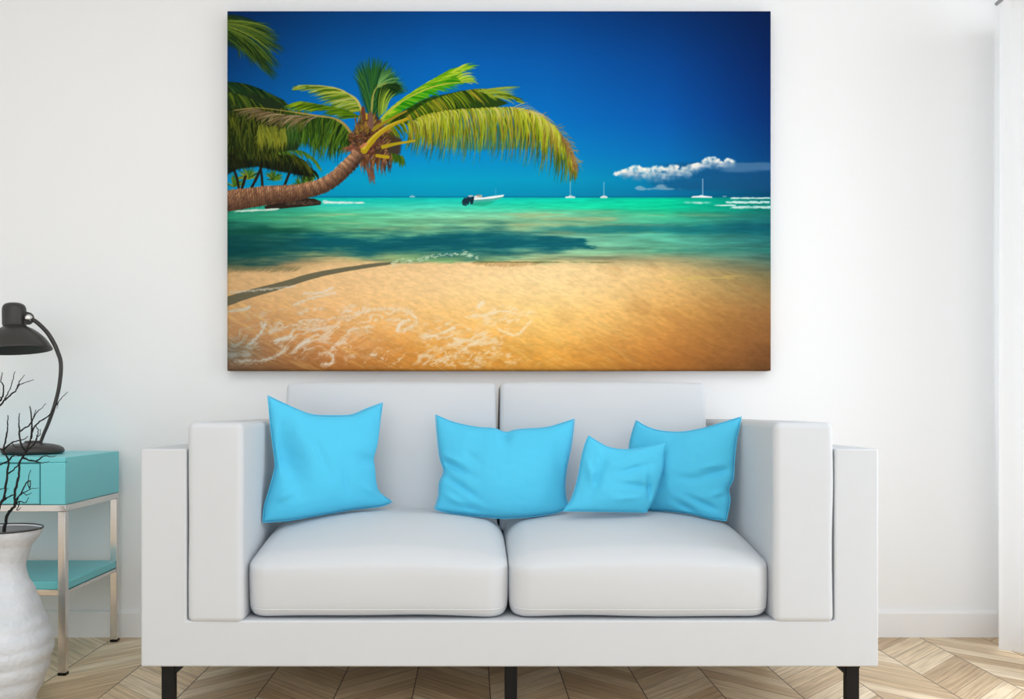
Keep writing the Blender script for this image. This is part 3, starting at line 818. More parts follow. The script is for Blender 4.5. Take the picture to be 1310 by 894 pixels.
add_box(bm, RX+.02, RX+.08, WIN[0], WIN[1], WIN[2], WIN[2]+fw, .004); add_box(bm, RX+.02, RX+.08, WIN[0], WIN[1], WIN[3]-fw, WIN[3], .004)
for yy in (WIN[0], (WIN[0]+WIN[1])/2-fw/2, WIN[1]-fw):
    add_box(bm, RX+.02, RX+.08, yy, yy+fw, WIN[2]+fw, WIN[3]-fw, .004)
win = structure(from_bm('window_1', bm, M['trim'], smooth=True, angle=50))
box('pane', RX+.045, RX+.055, WIN[0]+fw, WIN[1]-fw, WIN[2]+fw, WIN[3]-fw, M['glass'], win)

def baseboard(name, axis, a0, a1, wall):
    prof = [(0, 0), (.014, 0), (.014, .084), (.011, .091), (.005, .0955), (0, .0955)]
    bm = bmesh.new(); rings = []
    for a in (a0, a1):
        rings.append([bm.verts.new((a, wall-d, z) if axis == 'x' else ((wall-d if wall > 0 else wall+d), a, z)) for d, z in prof])
    n = len(prof)
    for i in range(n):
        bm.faces.new((rings[0][i], rings[0][(i+1) % n], rings[1][(i+1) % n], rings[1][i]))
    bm.faces.new(rings[0]); bm.faces.new(rings[1])
    return structure(from_bm(name, bm, M['trim']))
baseboard('baseboard_back', 'x', LX, RX, WY)
baseboard('baseboard_right', 'y', FY, WY-.014, RX)
baseboard('baseboard_left', 'y', FY, WY-.014, LX)

# ------------------------------------------------------------------ canvas print
def build_canvas():
    p0 = at(290, 474, 3.188); p1 = at(987, 13, 3.188)
    yf, yb = 3.188, 3.236
    root = empty('canvas_print', ((p0.x+p1.x)/2, yb, (p0.z+p1.z)/2), 'wide canvas print of a palm leaning over a turquoise beach, hung above the white sofa', 'picture')
    im = paint_beach()[::-1]
    nx, ny = 930, 615
    # area-average the raster down to the vertex grid
    cs = np.zeros((im.shape[0]+1, im.shape[1]+1, 3)); cs[1:, 1:] = im.cumsum(0).cumsum(1)
    ex = np.clip(np.round(np.linspace(-.5, nx-.5, nx+1)/(nx-1)*im.shape[1]).astype(int), 0, im.shape[1])
    ey = np.clip(np.round(np.linspace(-.5, ny-.5, ny+1)/(ny-1)*im.shape[0]).astype(int), 0, im.shape[0])
    S = cs[ey][:, ex]
    cnt = (np.diff(ey)[:, None]*np.diff(ex)[None, :])[..., None]
    A = (S[1:, 1:]-S[1:, :-1]-S[:-1, 1:]+S[:-1, :-1])/cnt
    lin = np.where(A <= .04045, A/12.92, ((A+.055)/1.055)**2.4)*PRINT_GAIN
    gx, gz = np.meshgrid(np.linspace(0, 1, nx), np.linspace(0, 1, ny))
    W, H = p1.x-p0.x, p1.z-p0.z
    dx = np.minimum(gx, 1-gx)*W; dz = np.minimum(gz, 1-gz)*H
    e = .012
    rnd = lambda d: e-np.sqrt(np.maximum(0, e*e-np.maximum(0, e-d)**2))
    back = np.maximum(rnd(dx), rnd(dz))*.75
    co = np.stack([p0.x+gx*W, yf+back, p0.z+gz*H], -1).reshape(-1, 3)
    idx = np.arange(nx*ny).reshape(ny, nx)
    q = np.stack([idx[:-1, :-1], idx[:-1, 1:], idx[1:, 1:], idx[1:, :-1]], -1).reshape(-1, 4)
    # wrapped sides
    loop = np.concatenate([idx[0, :], idx[1:, -1], idx[-1, -2::-1], idx[-2:0:-1, 0]])
    side = co[loop].copy(); side[:, 1] = yb
    n0 = len(co); co = np.concatenate([co, side]); k = np.arange(len(loop)); k2 = (k+1) % len(loop)
    q2 = np.stack([loop[k2], loop[k], n0+k, n0+k2], -1)
    q = np.concatenate([q, q2]).astype(np.int32)
    col = np.concatenate([lin.reshape(-1, 3), lin.reshape(-1, 3)[loop]])
    me = bpy.data.meshes.new('printed_canvas')
    me.vertices.add(len(co)); me.vertices.foreach_set('co', co.astype(np.float32).ravel())
    me.loops.add(q.size); me.loops.foreach_set('vertex_index', q.ravel())
    me.polygons.add(len(q)); me.polygons.foreach_set('loop_start', np.arange(0, q.size, 4, dtype=np.int32))
    me.polygons.foreach_set('use_smooth', np.ones(len(q), bool))
    me.update(calc_edges=True)
    ca = me.color_attributes.new('print', 'FLOAT_COLOR', 'POINT')
    ca.data.foreach_set('color', np.concatenate([col, np.ones((len(col), 1))], 1).astype(np.float32).ravel())
    me.materials.append(M['print'])
    o = bpy.data.objects.new('printed_canvas', me); COL.objects.link(o); o.parent = root
    bm = bmesh.new(); b = .04; x0, x1, z0, z1 = p0.x+.004, p1.x-.004, p0.z+.004, p1.z-.004
    add_box(bm, x0, x1, 3.216, 3.238, z0, z0+b); add_box(bm, x0, x1, 3.216, 3.238, z1-b, z1)
    add_box(bm, x0, x0+b, 3.216, 3.238, z0+b, z1-b); add_box(bm, x1-b, x1, 3.216, 3.238, z0+b, z1-b)
    from_bm('stretcher_frame', bm, M['pine'], root)
    adopt(root)
PRINT_GAIN = .96
build_canvas()

# ------------------------------------------------------------------ sofa
SF = 2.33                                           # front plane
sofa = empty('sofa', (.0987, 2.75, 0), 'white two-seat sofa with thick arm cushions on black metal legs below the canvas', 'sofa')
def build_sofa():
    s = F/SF
    X = lambda px: (px-PX)/s
    Z = lambda py: CAMH-(py-PY)/s
    xl, xr = X(180), X(1124)
    il, ir = X(240), X(1067)
    zb, zt, zr = Z(853), Z(574), Z(794)
    back = 3.17
    # U-shaped base with its side panels, front rail, deck and back
    prof = [(xl, zb), (xr, zb), (xr, zt), (ir+.003, zt), (ir+.003, zr), (il-.003, zr), (il-.003, zt), (xl, zt)]
    bm = bmesh.new()
    f = bm.faces.new([bm.verts.new((x, SF, z)) for x, z in prof])
    ex = bmesh.ops.extrude_face_region(bm, geom=[f])
    for v in ex['geom']:
        if isinstance(v, bmesh.types.BMVert): v.co.y = back
    bmesh.ops.recalc_face_normals(bm, faces=bm.faces)
    bmesh.ops.bevel(bm, geom=[e for e in bm.edges], offset=.005, segments=3, profile=.5, affect='EDGES')
    add_box(bm, il-.002, ir+.002, 3.07, 3.165, zr-.01, .74, .01)
    from_bm('base', bm, M['sofa'], sofa, smooth=True, angle=40)
    # arm cushions
    def soft(amp):
        def d(u, w):
            n = noise.noise(Vector((w.x*5, w.y*5, w.z*5)))*amp
            return Vector((w.x+u.x*n*.6, w.y+u.y*n*.6, w.z+u.z*n*.3))
        return d
    az0, az1 = Z(796.5), Z(540)
    soft_box('arm_cushion', il, X(311), SF-.006, 3.06, az0, az1, .017, M['sofa'], sofa, soft(.004))
    soft_box('arm_cushion', X(990), ir, SF-.006, 3.06, az0, az1, .017, M['sofa'], sofa, soft(.004))
    # seat cushions
    from mathutils.bvhtree import BVHTree
    def seat(sgn):
        def d(u, w):
            top = max(0.0, u.z)
            z = w.z
            if top > 0:
                fr = min(1.0, max(0.0, (.12-u.y)/1.12))**1.35      # falls towards the front edge
                z = w.z+top*(-.058*fr+.038*(1-abs(u.x)**2.2)*(1-.45*fr)-.0095-.012*max(0.0, u.y))
            y = w.y
            if u.y < 0:
                y -= .014*(1-abs(u.x)**6)*max(0, 1-abs(u.z)**2)*(-u.y)
            n = noise.noise(Vector((w.x*4+sgn, w.y*4, w.z*6)))*.004
            x = w.x+u.x*.004*(1-abs(u.z)**2)
            # tucked bottom edge
            if u.z < 0:
                z += .004*(1-abs(u.x)**2)*(-u.z)
            return Vector((x, y+n*.6, z+n))
        return d
    c = X(651.5)
    for k, (a, b) in enumerate(((X(311)+.004, c-.004), (c+.004, X(990)-.001))):
        cu = soft_box('seat_cushion', a, b, SF+.012, 2.90, zr+.001, .487, .058, M['sofa'], sofa, seat(k*7), k=7, inner=22, pb=4.5)
        # seam line low on the front
        zs = Z(781)
        tree = BVHTree.FromPolygons([v.co for v in cu.data.vertices], [tuple(p.vertices) for p in cu.data.polygons])
        pts = []
        for t in np.linspace(0, 1, 80):
            hit = tree.ray_cast(Vector((a+.004+(b-a-.008)*t, SF-.3, zs)), Vector((0, 1, 0)))[0]
            if hit is not None: pts.append(hit+Vector((0, .0004, 0)))
        V, Fc = tube_geo(pts, .0018, 8)
        new_obj('seam', V, Fc, M['sofa'], cu)
    # back cushions
    def backd(sgn):
        def d(u, w):
            y = w.y
            if u.y < 0: y -= .022*(1-abs(u.x)**4)*(1-abs(u.z)**4)*(-u.y)
            n = noise.noise(Vector((w.x*3+sgn*5, w.y*3, w.z*3)))*.008
            z = w.z+.004*(1-abs(u.x)**4)*max(0, u.z)
            lean = .045*(w.z-.45)/.45
            return Vector((w.x-.004*u.x*max(0, u.z), y+n*.5+lean, z+n*.2))
        return d
    yb = 2.835
    bl, bc, br = (363-PX)*2.86/F, (637.3-PX)*2.87/F, (905-PX)*2.87/F
    soft_box('back_cushion', bl, bc-.0035, yb, 3.05, .43, .897, .015, M['sofa'], sofa, backd(0), k=5, inner=20)
    soft_box('back_cushion', bc+.0035, br, yb, 3.05, .43, .897, .015, M['sofa'], sofa, backd(1), k=5, inner=20)
    # legs: square black steel posts with a gusset towards the middle
    for (x, y, g) in ((( 216-PX)*2.36/F, 2.36, 1), ((653.5-PX)*2.46/F, 2.46, 0), ((1089.5-PX)*2.36/F, 2.36, -1),
                      ((216-PX)*2.36/F, 3.10, 1), ((1089.5-PX)*2.36/F, 3.10, -1)):
        bm = bmesh.new(); hw = .0168
        add_box(bm, x-hw, x+hw, y-.008, y+.014, 0, zb+.002, .0015)
        add_box(bm, x-hw-(.004 if g == 0 else 0), x+hw+(.004 if g == 0 else 0), y-.012, y+.03, zb-.008, zb+.002, .001)
        if g:
            xx = x+g*hw
            a = [(xx-g*.002, zb+.001), (xx+g*.026, zb+.001), (xx+g*.022, zb-.008), (xx-g*.002, zb-.030)]
            r0 = [bm.verts.new((p, y-.004, q)) for p, q in a]; r1 = [bm.verts.new((p, y+.012, q)) for p, q in a]
            for i in range(4):
                bm.faces.new((r0[i], r0[(i+1) % 4], r1[(i+1) % 4], r1[i]))
            bm.faces.new(r0); bm.faces.new(r1[::-1])
        from_bm('leg', bm, M['black'], sofa, smooth=True, angle=40)
    adopt(sofa)
build_sofa()

# ------------------------------------------------------------------ pillows
def resample(P, n):
    P = [Vector((p[0], p[1], 0)) for p in P]
    C = catmull(P, 10)
    d = [0]
    for i in range(1, len(C)): d.append(d[-1]+(C[i]-C[i-1]).length)
    out = []
    for k in range(n+1):
        s = d[-1]*k/n
        i = max(1, next((j for j in range(len(d)) if d[j] >= s-1e-9), len(d)-1))
        t = (s-d[i-1])/max(1e-9, d[i]-d[i-1])
        out.append(C[i-1].lerp(C[i], t))
    return out

def pillow(label, top, right, bottom, left, Yb, lean, yaw, Xc, thick, creases, seed, n=56):
    """outline of the seam (top and bottom left to right, right and left top to bottom), filled to a stuffed cushion
    that stands at depth Yb and leans back"""
    T, B, Lf, Rt = resample(top, n), resample(bottom, n), resample(left, n), resample(right, n)
    zb = 0.49
    def to3(p):
        px_, q = (p.x-PX)/F, (p.y-PY)/F
        Y = (Yb+lean*(CAMH-zb)-yaw*Xc)/(1+lean*q-yaw*px_)
        return Vector((px_*Y, Y, CAMH-q*Y))
    nrm = Vector((yaw, -1, lean)).normalized()
    V = []; Fc = []
    grid = {}
    for side in (0, 1):
        for j in range(n+1):
            for i in range(n+1):
                edge = i in (0, n) or j in (0, n)
                if side and edge:
                    grid[1, i, j] = grid[0, i, j]; continue
                u, v = i/n, j/n
                p = (1-v)*T[i]+v*B[i]+(1-u)*Lf[j]+u*Rt[j]-((1-u)*(1-v)*T[0]+u*(1-v)*T[n]+(1-u)*v*B[0]+u*v*B[n])
                w = to3(p)
                a, b = 2*u-1, 2*v-1
                t = ((1-a*a)*(1-b*b))
                h = thick*(t**.42)*(1-.10*(a*a+b*b))
                # sag: the stuffing sits low
                h *= 1+.16*b
                if not side:
                    k = 0
                    for (cx, cy, dx, dy, wid, ln, amp) in creases:
                        rx, ry = p.x-cx, p.y-cy
                        m = math.hypot(dx, dy); s_ = (rx*dx+ry*dy)/m; d_ = (rx*dy-ry*dx)/m
                        k += 2.3*amp*math.exp(-(d_/wid)**2-(s_/ln)**2)
                    k += .0035*noise.noise(Vector((p.x/26, p.y/26, seed)))+.0014*noise.noise(Vector((p.x/9, p.y/9, seed+4)))
                    h += k*min(1.0, t*5)
                    w = w+nrm*h
                else:
                    w = w-nrm*h*.62*(1-.35*max(0.0, b)**3)
                grid[side, i, j] = len(V); V.append(w)
    for j in range(n):
        for i in range(n):
            Fc.append((grid[0, i, j], grid[0, i, j+1], grid[0, i+1, j+1], grid[0, i+1, j]))
            Fc.append((grid[1, i, j], grid[1, i+1, j], grid[1, i+1, j+1], grid[1, i, j+1]))
    c = sum(V, Vector())/len(V); c.z = min(v.z for v in V)
    o = new_obj('throw_pillow', [v-c for v in V], Fc, M['pillow'], loc=c)
    sub = o.modifiers.new('smooth', 'SUBSURF'); sub.levels = 1; sub.render_levels = 1
    # sewn edge as a sub-piece of the pillow
    rim = [grid[0, i, 0] for i in range(n)]+[grid[0, n, j] for j in range(n)]+[grid[0, i, n] for i in range(n, 0, -1)]+[grid[0, 0, j] for j in range(n, 0, -1)]
    pts = [V[k]-c for k in rim]+[V[rim[0]]-c]
    v2, f2 = tube_geo(pts, .0016, 6)
    new_obj('seam', v2, f2, M['pillow'], o)
    tag(o, label, 'pillow', 'blue throw pillows on the white sofa')
    return o

pillow('large square blue pillow leaning in the left corner of the sofa beside the left arm',
       [(342.6, 506.3), (357.9, 513.5), (382, 524.3), (400.8, 530.5), (425, 531.5), (449, 530.6), (468, 523), (489.5, 515)],
       [(489.5, 515), (486.7, 535), (482.7, 566), (477.5, 584.7), (478.5, 595), (481, 617), (486, 630), (502, 642)],
       [(336, 668), (368.6, 665.7), (411.5, 658.5), (451.8, 651.8), (486.7, 647.7), (502, 642)],
       [(342.6, 506.3), (345.8, 541.7), (349, 568.6), (352, 592.7), (350, 606), (342.5, 633), (338, 648), (336, 668)],
       2.622, .14, .60, (415-PX)*2.622/F, .070,
       [(366, 585, .25, 1, 13, 38, -.016), (354, 635, 1, -.5, 6, 18, .006), (400, 580, .35, 1, 5, 22, -.004), (432, 618, .2, 1, 4, 16, -.003), (462, 590, 1, .2, 7, 20, -.004), (470, 630, 1, .5, 5, 18, .004)], 1)
pillow('wide blue pillow in the middle of the sofa, across the gap between the seats',
       [(557.3, 530.7), (581, 540.3), (610.7, 546.4), (632, 548), (647, 553), (662.4, 549.5), (697, 547), (716.5, 542), (735, 536)],
       [(735, 536), (731, 569), (725, 598), (722.7, 620), (724, 636), (728, 648)],
       [(556, 651), (569, 655), (598.4, 659), (623, 661.5), (647.6, 663), (687, 660), (716.5, 654.5), (728, 648)],
       [(557.3, 530.7), (558.8, 553), (562.7, 585), (567.7, 603), (562, 617), (561, 634), (556, 651)],
       2.665, .24, -.02, (645-PX)*2.665/F, .072,
       [(582, 600, 1, .55, 4, 20, -.006), (575, 588, 1, .45, 4, 16, .005), (590, 625, 1, .7, 4, 26, -.006), (578, 640, 1, .6, 4, 18, .005), (600, 652, 1, .25, 4, 20, -.005), (646, 560, .1, 1, 6, 10, -.006), (716, 600, .3, 1, 6, 24, -.003), (605, 590, .8, .8, 6, 14, -.003)], 2)
pillow('smallest blue pillow, in front of another one on the right seat',
       [(753, 557.5), (766.5, 566), (781, 572.8), (803.4, 575), (828, 571), (853.8, 565)],
       [(853.8, 565), (849.5, 579), (847.7, 598), (842.5, 618), (836, 638), (826.5, 655)],
       [(721, 653.5), (761.5, 654), (798.5, 654.5), (826.5, 655)],
       [(753, 557.5), (748, 570), (744, 586), (739, 613), (731.5, 637), (721, 653.5)],
       2.575, .15, .06, (787-PX)*2.575/F, .043,
       [(762, 612, .35, -1, 5, 24, -.006), (752, 605, -.25, -1, 4, 18, .004), (810, 600, 1, -.25, 4, 20, -.004), (812, 622, 1, .1, 4, 18, -.005), (828, 625, .1, 1, 3, 18, -.007), (790, 590, 1, -.5, 6, 26, .003), (800, 638, 1, -.1, 4, 16, .003)], 3)
pillow('square blue pillow against the right arm of the sofa, half behind the smallest one',
       [(813.7, 537.8), (828, 546), (845, 551), (870, 552.6), (897, 548.4), (921.5, 541.5), (948.6, 533)],
       [(948.6, 533), (942.6, 561), (939.4, 590.8), (938, 612), (932, 626), (934, 640), (929, 666)],
       [(806, 650), (838, 653), (857.5, 654), (884.6, 657.5), (909, 663.4), (929, 666)],
       [(813.7, 537.8), (808, 556), (804.8, 575), (806, 612), (806, 650)],
       2.652, .08, -.52, (876-PX)*2.652/F, .055,
       [(918, 605, 1, -.25, 4, 20, -.006), (912, 596, 1, -.2, 4, 16, .004), (905, 645, 1, .5, 4, 20, -.006), (880, 648, 1, .6, 4, 14, -.006), (925, 630, 1, -.3, 3, 12, .005), (890, 612, 1, .1, 5, 20, -.003), (860, 600, .1, 1, 8, 26, .004)], 4)

# ------------------------------------------------------------------ side table
def build_table():
    xr = -1.240; xl = -1.795; y0, y1 = 2.762, 3.185
    zt, zb = .668, .522
    t = empty('side_table', ((xl+xr)/2, (y0+y1)/2, 0), 'turquoise side table with a drawer, lower shelf and chrome legs left of the sofa', 'side table')
    dx0, dx1, dz0, dz1 = -1.715, -1.320, .524, .647
    bm = bmesh.new()
    add_box(bm, xl, xr, y0+.02, y1, zb, zt-.0005, .003)
    add_box(bm, xl, xr, y0, y0+.022, dz1+.0035, zt, .004)
    add_box(bm, xl, dx0-.0035, y0, y0+.022, zb, dz1+.004, .003)
    add_box(bm, dx1+.0035, xr, y0, y0+.022, zb, dz1+.004, .003)
    from_bm('cabinet_body', bm, M['teal'], t, smooth=True, angle=40)
    box('drawer_front', dx0, dx1, y0+.001, y0+.02, dz0, dz1, M['teal'], t, .0025)
    # chrome rails, legs
    b = .023
    bm = bmesh.new(); z0 = zb-.021
    add_box(bm, xl, xr, y0, y0+b, z0, zb-.0005, .0015); add_box(bm, xl, xr, y1-b, y1, z0, zb-.0005, .0015)
    add_box(bm, xl, xl+b, y0+b, y1-b, z0, zb-.0005, .0015); add_box(bm, xr-b, xr, y0+b, y1-b, z0, zb-.0005, .0015)
    from_bm('top_rail', bm, M['chrome'], t, smooth=True, angle=40)
    for x in (xl, xr-b):
        for y in (y0, y1-b):
            lg = box('leg', x, x+b, y, y+b, .008, z0-.0005, M['chrome'], t, .0015)
            box('foot_cap', x-.001, x+b+.001, y-.001, y+b+.001, 0, .009, M['black'], lg, .002)
    box('shelf', xl+.004, xr-.004, y0+b+.001, y1-.002, .258, .283, M['teal'], t, .003)
    bm = bmesh.new()
    add_box(bm, xl+b, xr-b, y0+.03, y0+.03+.018, .238, .2575, .0015); add_box(bm, xl+b, xr-b, y1-.04, y1-.022, .238, .2575, .0015)
    add_box(bm, xr-b+.002, xr-.002, y0+b, y1-b, .246, .2575, .0015); add_box(bm, xl+.002, xl+b-.002, y0+b, y1-b, .246, .2575, .0015)
    from_bm('shelf_rail', bm, M['chrome'], t, smooth=True, angle=40)
    adopt(t)
build_table()

# ------------------------------------------------------------------ desk lamp
def build_lamp():
    D = 2.97; s = F/D; zt = .6685
    c = at(42, 579, D); c.z = zt
    L = empty('desk_lamp', c, 'dark bronze desk lamp with a domed shade and curved neck on the turquoise table', 'lamp')
    V, Fc = lathe([(0, 0), (.088, 0), (.0945, .004), (.096, .011), (.092, .019), (.080, .026), (.060, .031), (.035, .034), (.027, .035), (.025, .040), (.022, .042), (0, .042)], 64, c)
    b = new_obj('base', V, Fc, M['lamp'], L)
    b.data.set_sharp_from_angle(angle=R(60))
    # neck: an arc leaving the base at its back right and ending at the shade's joint
    pts = [at(x, y, D) for x, y in [(51.5, 567), (56, 555), (62, 541), (69, 521), (75, 498), (77.8, 476), (77.5, 462), (74.5, 452), (69.5, 440), (61, 426), (51, 415.5), (44, 410), (39, 407.5)]]
    n = len(pts)
    P = catmull(pts, 6)
    V, Fc = tube_geo(P, [.0052+.0018*min(1, i/len(P)*1.6) for i in range(len(P))], 14)
    new_obj('neck', V, Fc, M['lamp'], L)
    # shade, tilted so that its right edge is raised
    top = at(18.5, 416, D); tilt = Matrix.Rotation(R(-5.5), 4, 'Y') @ Matrix.Rotation(R(-2.5), 4, 'X')
    prof = [(p.x, p.z) for p in catmull([(.031, 0, .0), (.0394, 0, -.0064), (.0580, 0, -.0170), (.0753, 0, -.0314), (.0885, 0, -.0455), (.0975, 0, -.0586), (.1055, 0, -.0725), (.1097, 0, -.0820)], 5)]
    inner = [(r-.0025, z-.001 if i else z-.002) for i, (r, z) in enumerate(prof)]
    full = [(0, .0005), (.028, .0005)]+prof+[(prof[-1][0]-.001, prof[-1][1]-.002)]+inner[::-1]+[(0, -.003)]
    V, Fc = lathe(full, 72)
    V = [top+(tilt @ Vector(v)) for v in V]
    sh = new_obj('lamp_shade', V, Fc, M['lamp'], L); sh.data.set_sharp_from_angle(angle=R(70))
    rc = 14.3/s; hc = 29/s
    prof = [(0, hc), (rc*.45, hc-.001), (rc*.72, hc-.004), (rc*.90, hc-.010), (rc*.985, hc-.019), (rc, hc-.028), (rc, .004), (rc*.97, .0), (rc*.93, -.004), (0, -.004)]
    tl2 = Matrix.Rotation(R(-1), 4, 'Y')
    V, Fc = lathe(prof, 48)
    V = [top+(tl2 @ Vector(v)) for v in V]
    cp = new_obj('socket_cap', V, Fc, M['lamp'], L); cp.data.set_sharp_from_angle(angle=R(60))
    # bulb inside
    V, Fc = lathe([(0, -.055), (.012, -.052), (.020, -.042), (.020, -.030), (.013, -.016), (.011, -.004), (0, -.003)], 24)
    new_obj('bulb', [top+(tilt @ Vector(v)) for v in V], Fc, M['bulb'], L)
    # joint: bracket and silver knob
    j = at(37.5, 407, D)
    bm = bmesh.new()
    bmesh.ops.create_cone(bm, cap_ends=True, segments=32, radius1=.021, radius2=.021, depth=.016, matrix=Matrix.Translation(j+Vector((-.008, .0, 0))) @ Matrix.Rotation(R(90), 4, 'X'))
    br = from_bm('joint', bm, M['lamp'], L, smooth=True, angle=40)
    k = j+Vector((.002, -.010, 0))
    V, Fc = lathe([(0, .013), (.005, .0125), (.0095, .009), (.0120, .003), (.0120, -.003), (0, -.003)], 32)
    rot = Matrix.Rotation(R(90), 4, 'X')
    kn = new_obj('knob', [k+(rot @ Vector(v)) for v in V], Fc, M['silver'], br)
    kn['label'] = 'round polished silver joint knob'
    adopt(L)
build_lamp()

# ------------------------------------------------------------------ vase and dry branches
VD = 2.45
def build_vase():
    s = F/VD
    cx = (0-PX)/s
    root = empty('floor_vase', (cx, VD, 0), 'white hammered floor vase with a flared dark-rimmed mouth, in front of the turquoise table', 'vase')
    px = [(676.5, 51.2), (684, 47.5), (693, 41.5), (703, 35.5), (716, 31.8), (728, 30.2), (737, 32.5), (748, 37.5), (762, 43.5), (780, 50), (798, 56.5), (812, 61), (824, 63.2), (834, 62.2), (848, 59), (864, 54.5), (880, 48.8), (894, 43), (904, 39.5)]
    prof = [(r/s, CAMH-(y-PY)/s) for y, r in px]
    z_low = prof[-1][1]
    prof = prof+[(prof[-1][0]-.004, 0.004), (prof[-1][0]-.008, 0)] if z_low > .004 else prof[:-1]+[(39.5/s, .004), (38/s, 0)]
    fine = catmull([(r, 0, z) for r, z in prof], 5)
    out = [(p.x, p.z) for p in fine]
    inn = [(max(.01, r-.0055), z) for r, z in out if z > .02]
    full = [(0, 0)]+out[::-1]+inn[:2]
    V, Fc = lathe(full, 72)
    V = [Vector(v) for v in V]
    # uneven hammered bands
    W = []
    for v in V:
        r = math.hypot(v.x, v.y)
        if r > 1e-6:
            k = 1+.012*noise.noise(Vector((v.x*18, v.y*18, v.z*22)))+.034*abs(math.sin(v.z*70+noise.noise(Vector((v.x*7, v.y*7, 3)))*1.2))-.017
            W.append(Vector((v.x*k+cx, v.y*k+VD, v.z)))
        else: W.append(Vector((cx, VD, v.z)))
    new_obj('body', W, Fc, M['vase'], root)
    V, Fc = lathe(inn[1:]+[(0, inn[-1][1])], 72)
    ln = new_obj('shaded_lining', [Vector((v[0]*.992+cx, v[1]*.992+VD, v[2])) for v in V], [f[::-1] for f in Fc], M['shaded_lining'], root); ln['label'] = 'inside of the vase, its shade put into a dull grey colour'
    # thin dark line round the lip
    rz = out[0][1]; rr = out[0][0]-.0025
    ring = [Vector((cx+rr*math.cos(a), VD+rr*math.sin(a), rz+.0008)) for a in np.linspace(0, 2*math.pi, 73)]
    V, Fc = tube_geo(ring, .0027, 8)
    rm = new_obj('rim', V, Fc, M['rim'], root); rm['label'] = 'thin black rim'
    adopt(root)
build_vase()

def branch(label, lines, seed):
    """lines: list of (points in picture units, start radius, end radius, depth start, depth end)"""
    rnd = random.Random(seed)
    V, Fc = [], []
    for pts, r0, r1, d0, d1 in lines:
        n = len(pts)
        P = [at(x, y, d0+(d1-d0)*i/(n-1)) for i, (x, y) in enumerate(pts)]
        C = catmull(P, 5)
        C = [p+Vector((rnd.uniform(-1, 1), rnd.uniform(-1, 1), rnd.uniform(-1, 1)))*.0011*(0 < i < len(C)-1) for i, p in enumerate(C)]
        m = len(C)
        rad = [(r0+(r1-r0)*i/(m-1))*rnd.uniform(.86, 1.18) for i in range(m)]
        tube_geo(C, rad, 8, V, Fc)
    c = Vector(V[0])
    o = new_obj('dry_branch', [Vector(v)-c for v in V], Fc, M['twig'], loc=c)
    tag(o, label, 'branch', 'dry black branches in the white vase')
    return o

D0 = VD
branch('tallest black dry branch rising from the vase in front of the lamp base', [
    ([(-3, 760), (1, 715), (4, 684), (9, 661), (14, 652), (19, 646), (19, 630), (24, 609), (25, 592), (33, 578), (39, 562), (40.5, 541), (38, 519.5)], .0052, .0014, D0-.005, D0-.07),
    ([(33, 578), (26, 566), (24.5, 548), (24, 540), (25, 528.5)], .0028, .0010, D0-.05, D0-.09),
    ([(25, 552), (38, 543), (45.5, 530), (59, 516)], .0022, .0008, D0-.07, D0-.02),
    ([(40, 561), (45, 544), (63, 531), (75.5, 513), (87, 501)], .0024, .0007, D0-.06, D0+.04),
    ([(42, 551), (41, 538), (44, 531), (46, 524)], .0018, .0007, D0-.06, D0-.08),
    ([(75.5, 513), (73, 523)], .0010, .0006, D0+.01, D0+.02),
    ([(43, 570), (47, 560), (49, 550), (46, 545), (50, 538)], .0018, .0008, D0-.06, D0-.08),
    ([(47, 560), (52, 555), (51, 549)], .0013, .0007, D0-.06, D0-.07),
    ([(33, 578), (39, 572), (45, 566), (47, 556)], .0022, .0008, D0-.05, D0-.08),
    ([(28, 585), (36, 588), (45, 590), (52, 586), (58, 583), (65, 584), (72, 583)], .0026, .0007, D0-.04, D0-.12),
    ([(45, 590), (54, 592), (63, 590.5)], .0015, .0006, D0-.07, D0-.10),
    ([(20, 639), (28, 629), (33, 619), (39, 615), (38, 625), (36, 617), (37, 608), (39.5, 601)], .0020, .0008, D0-.02, D0-.07),
    ([(19, 647), (25, 634), (38, 626), (49, 624)], .0018, .0006, D0-.02, D0-.06),
    ([(19, 646), (25, 641), (33, 643), (36.5, 636)], .0018, .0008, D0-.02, D0-.05),
    ([(28, 629), (34, 633), (41, 630)], .0014, .0006, D0-.03, D0-.05),
    ([(25, 641), (22, 652), (27, 649)], .0014, .0007, D0-.02, D0-.03),
], 5)
branch('black dry branch at the left of the vase, crossing the drawer front', [
    ([(-5, 765), (-8, 715), (-9, 684), (-5, 664), (0, 646), (6, 632), (9, 607), (11, 589), (5, 577), (8, 558), (10, 545), (10, 531)], .0048, .0013, D0-.015, D0-.06),
    ([(5, 575), (15, 566), (28, 563), (36, 558)], .0024, .0008, D0-.05, D0-.10),
    ([(9, 607), (18, 600), (25, 592)], .0022, .0014, D0-.03, D0-.04),
    ([(2, 642), (10, 636), (19, 632)], .0024, .0014, D0-.03, D0-.03),
    ([(11, 589), (-4, 596), (-14, 594)], .0022, .0010, D0-.04, D0-.07),
    ([(0, 626), (6, 624), (11, 625)], .0013, .0006, D0-.03, D0-.05),
    ([(11, 589), (18, 582), (27, 583), (34, 580)], .0022, .0010, D0-.04, D0-.09),
    ([(5, 577), (-4, 570), (-10, 555)], .0022, .0010, D0-.05, D0-.05),
    ([(15, 566), (20, 572), (29, 570)], .0014, .0007, D0-.07, D0-.09),
], 9)
